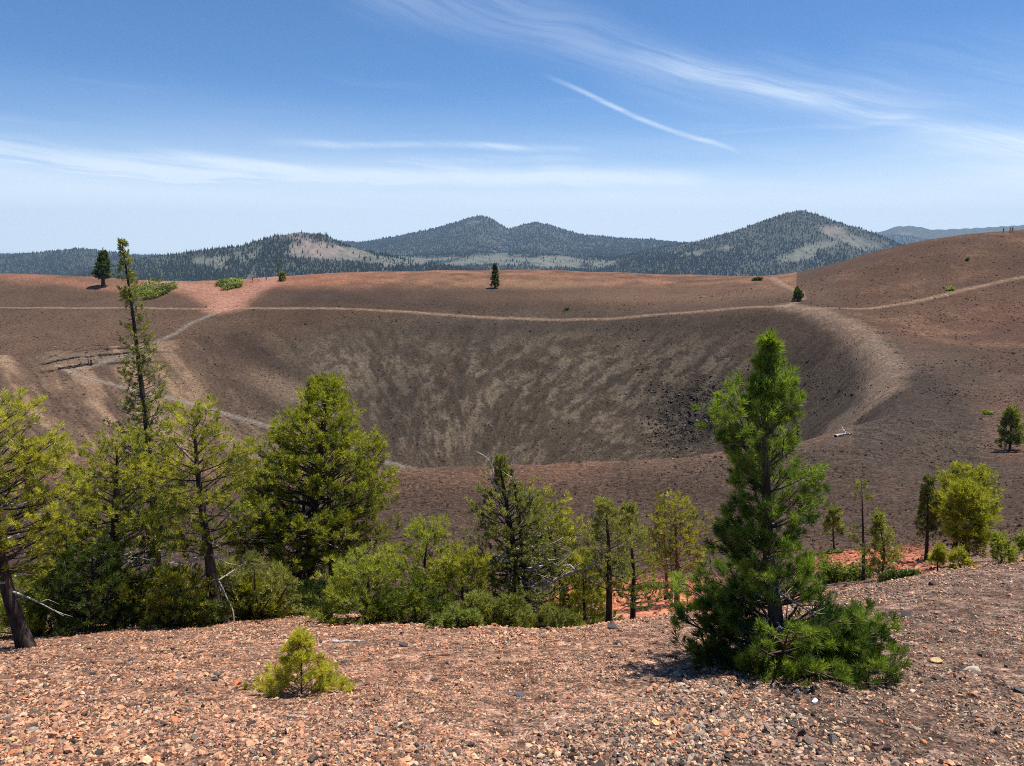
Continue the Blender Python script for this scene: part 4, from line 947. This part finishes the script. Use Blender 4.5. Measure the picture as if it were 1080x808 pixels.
hb('bright green low bush under the round topped pale conifer', 686, 622, 46, 9, M_shrub, 2600, 1.4, 82, 17, .6, tint=(.0, .45))
def gb(label, u, D, w, h, mt, n, lf, seed, tint=(.2, .4), group=None):
    P = ground(u, D); sc = D / F; rng = np.random.default_rng(seed); root = empty('bush', tuple(P), label, 'bush', group)
    rx, ry, rz = w * sc / 2 * 1.2, w * sc / 2, h * sc * .92; nt = n // 8; nb_ = 24
    c = np.stack([rng.uniform(-.85, .85, nb_), rng.uniform(-.8, .8, nb_), rng.uniform(.05, 1., nb_) * 1.], -1)
    c[:, 2] *= (1.25 - .85 * (c[:, 0] ** 2)) * rng.uniform(.5, 1.15, nb_); k = rng.integers(0, nb_, nt); d = norm(rng.normal(size=(nt, 3)) + [0, 0, .25])
    rl = rng.uniform(.08, .30, nb_); q = c[k] + d * (rl[k] * rng.uniform(.5, 1.1, nt))[:, None]; q[:, 2] = np.abs(q[:, 2])
    P0 = q * np.array([rx, ry, rz]); P0 = P0 + P + rng.normal(0, .035, P0.shape); P0[:, 2] += H(P0[:, 0], P0[:, 1]) - P[2]
    tn = tint[0] + tint[1] * rng.random(nt) + rng.normal(0, .15, nb_)[k]
    V, Fc, tt = needles(P0, d + np.array([0, 0, .6]), np.full(nt, .05), np.full(nt, .10) * rng.uniform(.7, 1.1, nt), tn, 22, .0125, rng, spread=(1.3, .25))
    mesh_obj('foliage', V, Fc, mt, root, attrs={'tint': tt})
    m_ = MB()
    for i in range(nb_):
        e_ = P + c[i] * np.array([rx, ry, rz]); m_.tube(np.array([P - [0, 0, .05], (P + e_) / 2 + rng.normal(0, .05, 3), e_]), [.03, .02, .008], 5)
    m_.build('stems', M_barkd, root); return root
UG = 'undergrowth behind the near crest'
gb('bright green bush behind the foot of the leaning trunk', 40, 12.5, 110, 62, M_fresh, 9000, 1.7, 83, tint=(.5, .7), group=UG)
gb('olive green bush below the bushy pine', 150, 13., 90, 52, M_jun, 9000, 1.7, 84, tint=(.5, .7), group=UG)
gb('olive bush below the open pine with curved trunk', 265, 13.2, 90, 66, M_jun, 8000, 1.7, 85, tint=(.3, .6), group=UG)
gb('light green bush left of the curved trunk', 200, 12., 60, 40, M_shrub, 4500, 1.7, 86, tint=(-.1, .5), group=UG)
gb('dark bush in shade under the large dense pine', 335, 14.5, 120, 60, M_dark, 9000, 1.7, 87, tint=(.0, .4), group=UG)
gb('green bush under the small fresh green pine', 432, 12., 90, 48, M_fresh, 6500, 1.7, 88, tint=(-.05, .5), group=UG)
gb('dark olive bush at the foot of the half dead tree', 520, 12.2, 90, 40, M_jun, 11000, 1.7, 89, tint=(.3, .7), group=UG)
gb('grey green bush right of the half dead tree foot', 585, 12.5, 66, 34, M_jun, 7000, 1.7, 90, tint=(.25, .6), group=UG)
gb('low yellow green bush on the crest left of the half dead tree', 480, 10.5, 44, 18, M_shrub, 2500, 1.8, 91, tint=(.3, .5), group=UG)
gb('light green bush left of the slender pine trunk', 618, 16., 60, 46, M_shrub, 4500, 1.7, 92, tint=(-.05, .5), group=UG)

# seedling on the near slope
b = hit(318, 732, 4.); sD = b[1]
pine('small yellow green pine seedling alone on the near red slope', 'pine seedling', 318, 0, [(317, 705), (318, 676)], .011,
     lambda h: px(sD, np.interp(h, [0, .2, .35, .5, .8, 1], [58, 52, 38, 27, 15, 4])), h0=.02, nbr=70, hp=1.5, seed=101, mt=M_yel, up=(.05, 1.2), curl=.15, tuft=.05, nl=.055, nn=34, w=.0034, tint=(.45, .75), base=b, name='pine_seedling', gap=.08, bare=.3, dead=.15,
     azf_=lambda a, h: 1 - .1 * math.sin(a), sprig=1.2)

# ------------------------------------------------------------------ fallen wood
def log(label, pts, r, dmin, mt=M_dead, twigs=0, seed=1, name='fallen_log', lift=.5):
    rng = np.random.default_rng(seed); P = np.array([hit(u, v, dmin) for u, v in pts]); P[:, 1] = np.linspace(P[:, 1].mean() - r, P[:, 1].mean() + r, len(P)); P[:, 0] = [pt(a, b_)[0] * y_ for (a, b_), y_ in zip(pts, P[:, 1])]; P[:, 2] = H(P[:, 0], P[:, 1]) + r * lift
    root = P[0]; m_ = MB(); n = 8; s = np.linspace(0, 1, len(P)); q = np.stack([np.interp(np.linspace(0, 1, n), s, P[:, i]) for i in range(3)], -1)
    q += rng.normal(0, r * .25, q.shape); m_.tube(q, r * (1 - .5 * np.linspace(0, 1, n)), 8, rough=.25, rs=rng)
    for i in range(twigs):
        a = q[rng.integers(2, n)]; d = np.array([rng.normal(0, 1), rng.normal(0, 1), rng.uniform(.2, 1)]) * r * 5; m_.tube(np.array([a, a + d * .5, a + d]), [r * .4, r * .3, r * .1], 5)
    F4 = np.vstack(m_.F); tri = F4[:, 2] == F4[:, 3]
    o = mesh_obj(name, np.vstack(m_.V), [F4[~tri], F4[tri][:, :3]], mt, origin=root, smooth=True); return tag(o, label, 'log')
log('bleached log lying on the dark slope beside the broad trail', [(880, 458), (888, 459.5), (898, 462)], .2, 60, twigs=4, seed=3)
log('white bleached stick lying on the crest below the large dense pine', [(351, 680), (368, 677), (384, 675)], .022, 6.5, seed=4, name='fallen_branch')
log('short grey stick just right of the seedling tip', [(338, 684), (345, 691)], .012, 5, seed=5, name='fallen_branch')
log('short pale stick on the red slope below the seedling', [(304, 760), (324, 754)], .012, 4, seed=6, name='fallen_branch')
log('dark broken stick among the gravel right of the seedling', [(372, 740), (388, 735)], .009, 4, mt=M_barkd, seed=7, name='fallen_branch')
# bleached limb sticking out of the half dead tree
rng = np.random.default_rng(77); tw = MB()
for i in range(420):
    y = math.exp(rng.uniform(math.log(4), math.log(12))); x = y * rng.uniform(-.75, .75) if i % 3 else y * .36 + rng.normal(0, .8); z = float(H(x, y)[0]) + .006
    a = rng.uniform(0, 3.14); l = rng.uniform(.015, .07); d = np.array([math.cos(a), math.sin(a), rng.normal(0, .12)]) * l; p = np.array([x, y, z])
    tw.tube(np.array([p - d, p + [rng.normal(0, .005), 0, .004], p + d]), [.0025, .003, .0015], 4)
tag(tw.build('twig_litter', bark('litter', (.16, .10, .06), (.42, .34, .24), 20), None), 'fallen needles and twigs scattered on the near cinders', 'twig litter', None, 'stuff')
# ------------------------------------------------------------------ hikers, far off
def flat(name, c):
    m_, q, p, o = mat(name); n = q.noise(q.N.new('ShaderNodeTexCoord').outputs['Object'], 9, 3)
    q.L.new(q.mix(q.mr(n, .3, .7, 0., .3), (*c, 1), tuple(x * .6 for x in c) + (1,)), p.inputs['Base Color']); return m_
M_skin = flat('skin', (.5, .32, .24)); M_hair = flat('hair', (.04, .03, .02)); MC = {k: flat('cloth_' + k, c) for k, c in dict(navy=(.02, .025, .06), black=(.02, .02, .025), white=(.7, .7, .7), red=(.5, .06, .04), grey=(.2, .2, .22), blue=(.06, .12, .3), khaki=(.25, .2, .13)).items()}
def person(u, v, dmin, top, legs, label, step=.18, yaw=0., group=None, arm=.2):
    P = hit(u, v, dmin)
    J = {'pel': (0, 0, .95, .13), 'waist': (0, 0, 1.1, .12), 'chest': (0, .02, 1.33, .145), 'neck': (0, .01, 1.5, .055), 'head': (0, -.02, 1.60, .08), 'crown': (0, 0, 1.69, .085)}
    E = [('pel', 'waist'), ('waist', 'chest'), ('chest', 'neck'), ('neck', 'head'), ('head', 'crown')]
    for s, n in ((-1, 'l'), (1, 'r')):
        f = s * step
        J.update({'hip' + n: (s * .09, 0, .88, .095), 'knee' + n: (s * .10, -.02 + f * .6, .49, .06), 'ank' + n: (s * .10, f, .09, .042), 'toe' + n: (s * .11, f - .16, .04, .04),
                  'sh' + n: (s * .18, .02, 1.42, .06), 'elb' + n: (s * .25, .03 - f * arm, 1.14, .045), 'wri' + n: (s * .25, -.10 - f * arm, .92, .032), 'hand' + n: (s * .25, -.14 - f * arm, .84, .035)})
        E += [('pel', 'hip' + n), ('hip' + n, 'knee' + n), ('knee' + n, 'ank' + n), ('ank' + n, 'toe' + n), ('chest', 'sh' + n), ('sh' + n, 'elb' + n), ('elb' + n, 'wri' + n), ('wri' + n, 'hand' + n)]
    ks = list(J); me = bpy.data.meshes.new('person'); me.from_pydata([J[k][:3] for k in ks], [(ks.index(a), ks.index(b)) for a, b in E], [])
    t = bpy.data.objects.new('person', me); S.collection.objects.link(t)
    sk = t.modifiers.new('s', 'SKIN'); t.modifiers.new('d', 'SUBSURF').levels = 2
    for i, k in enumerate(ks): me.skin_vertices[0].data[i].radius = (J[k][3],) * 2; me.skin_vertices[0].data[i].use_root = (k == 'pel')
    dg = bpy.context.evaluated_depsgraph_get(); dg.update(); m2 = bpy.data.meshes.new_from_object(t.evaluated_get(dg)); bpy.data.objects.remove(t)
    for q in (M_skin, MC[top], MC[legs], M_hair, MC['black']): m2.materials.append(q)
    for f in m2.polygons:
        x, y, z = f.center; ax = abs(x)
        f.material_index = (4 if z < .1 else 2 if z < .97 and ax < .21 else 3 if z > 1.66 or (z > 1.55 and y > .02) else 0 if z > 1.47 or (ax > .2 and z < 1.2) else 1); f.use_smooth = True
    o = bpy.data.objects.new('person', m2); S.collection.objects.link(o); o.location = tuple(P - [0, 0, .01]); o.rotation_euler = (0, 0, yaw); tag(o, label, 'person', group); return o
person(96.5, 386, 120, 'black', 'navy', 'hiker in dark clothes standing on the trail below the ledges', yaw=1.)
person(93.5, 385, 120, 'navy', 'black', 'hiker in navy walking just left of the one in dark clothes on the ledge trail', yaw=1.8)
person(1058, 246, 150, 'blue', 'grey', 'hiker in blue alone on the skyline of the right hill', yaw=.5)
person(1065, 245.4, 150, 'black', 'black', 'hiker in black on the skyline of the right hill near its end', yaw=.8)
person(1067.6, 245.2, 150, 'red', 'khaki', 'hiker in a red top beside the black clad hiker on the skyline', yaw=-.4)
person(266.5, 298, 200, 'red', 'grey', 'hiker in a red top on the red saddle right of the low bush', yaw=.4)
person(272.5, 297.5, 200, 'white', 'khaki', 'hiker in a white shirt on the red saddle', yaw=.9)
person(281, 296.5, 200, 'grey', 'blue', 'hiker in grey nearest the skyline pine on the red saddle', yaw=.2)

# ------------------------------------------------------------------ air
import bmesh
bm = bmesh.new(); bmesh.ops.create_cube(bm, size=1.)
for v in bm.verts: v.co = (v.co.x * 29000, v.co.y * 29000, -260 if v.co.z < 0 else 720)
me = bpy.data.meshes.new('haze'); bm.to_mesh(me); bm.free()
hz = bpy.data.objects.new('haze', me); S.collection.objects.link(hz)
mh = bpy.data.materials.new('haze'); mh.use_nodes = True; t = mh.node_tree; t.nodes.clear(); oo = t.nodes.new('ShaderNodeOutputMaterial'); pv = t.nodes.new('ShaderNodeVolumePrincipled')
pv.inputs['Color'].default_value = (.48, .71, 1., 1); pv.inputs['Density'].default_value = 3.6e-5; pv.inputs['Anisotropy'].default_value = .1
t.links.new(pv.outputs[0], oo.inputs['Volume']); me.materials.append(mh)
tag(hz, 'thin bluish mountain air', 'haze', None, 'stuff')
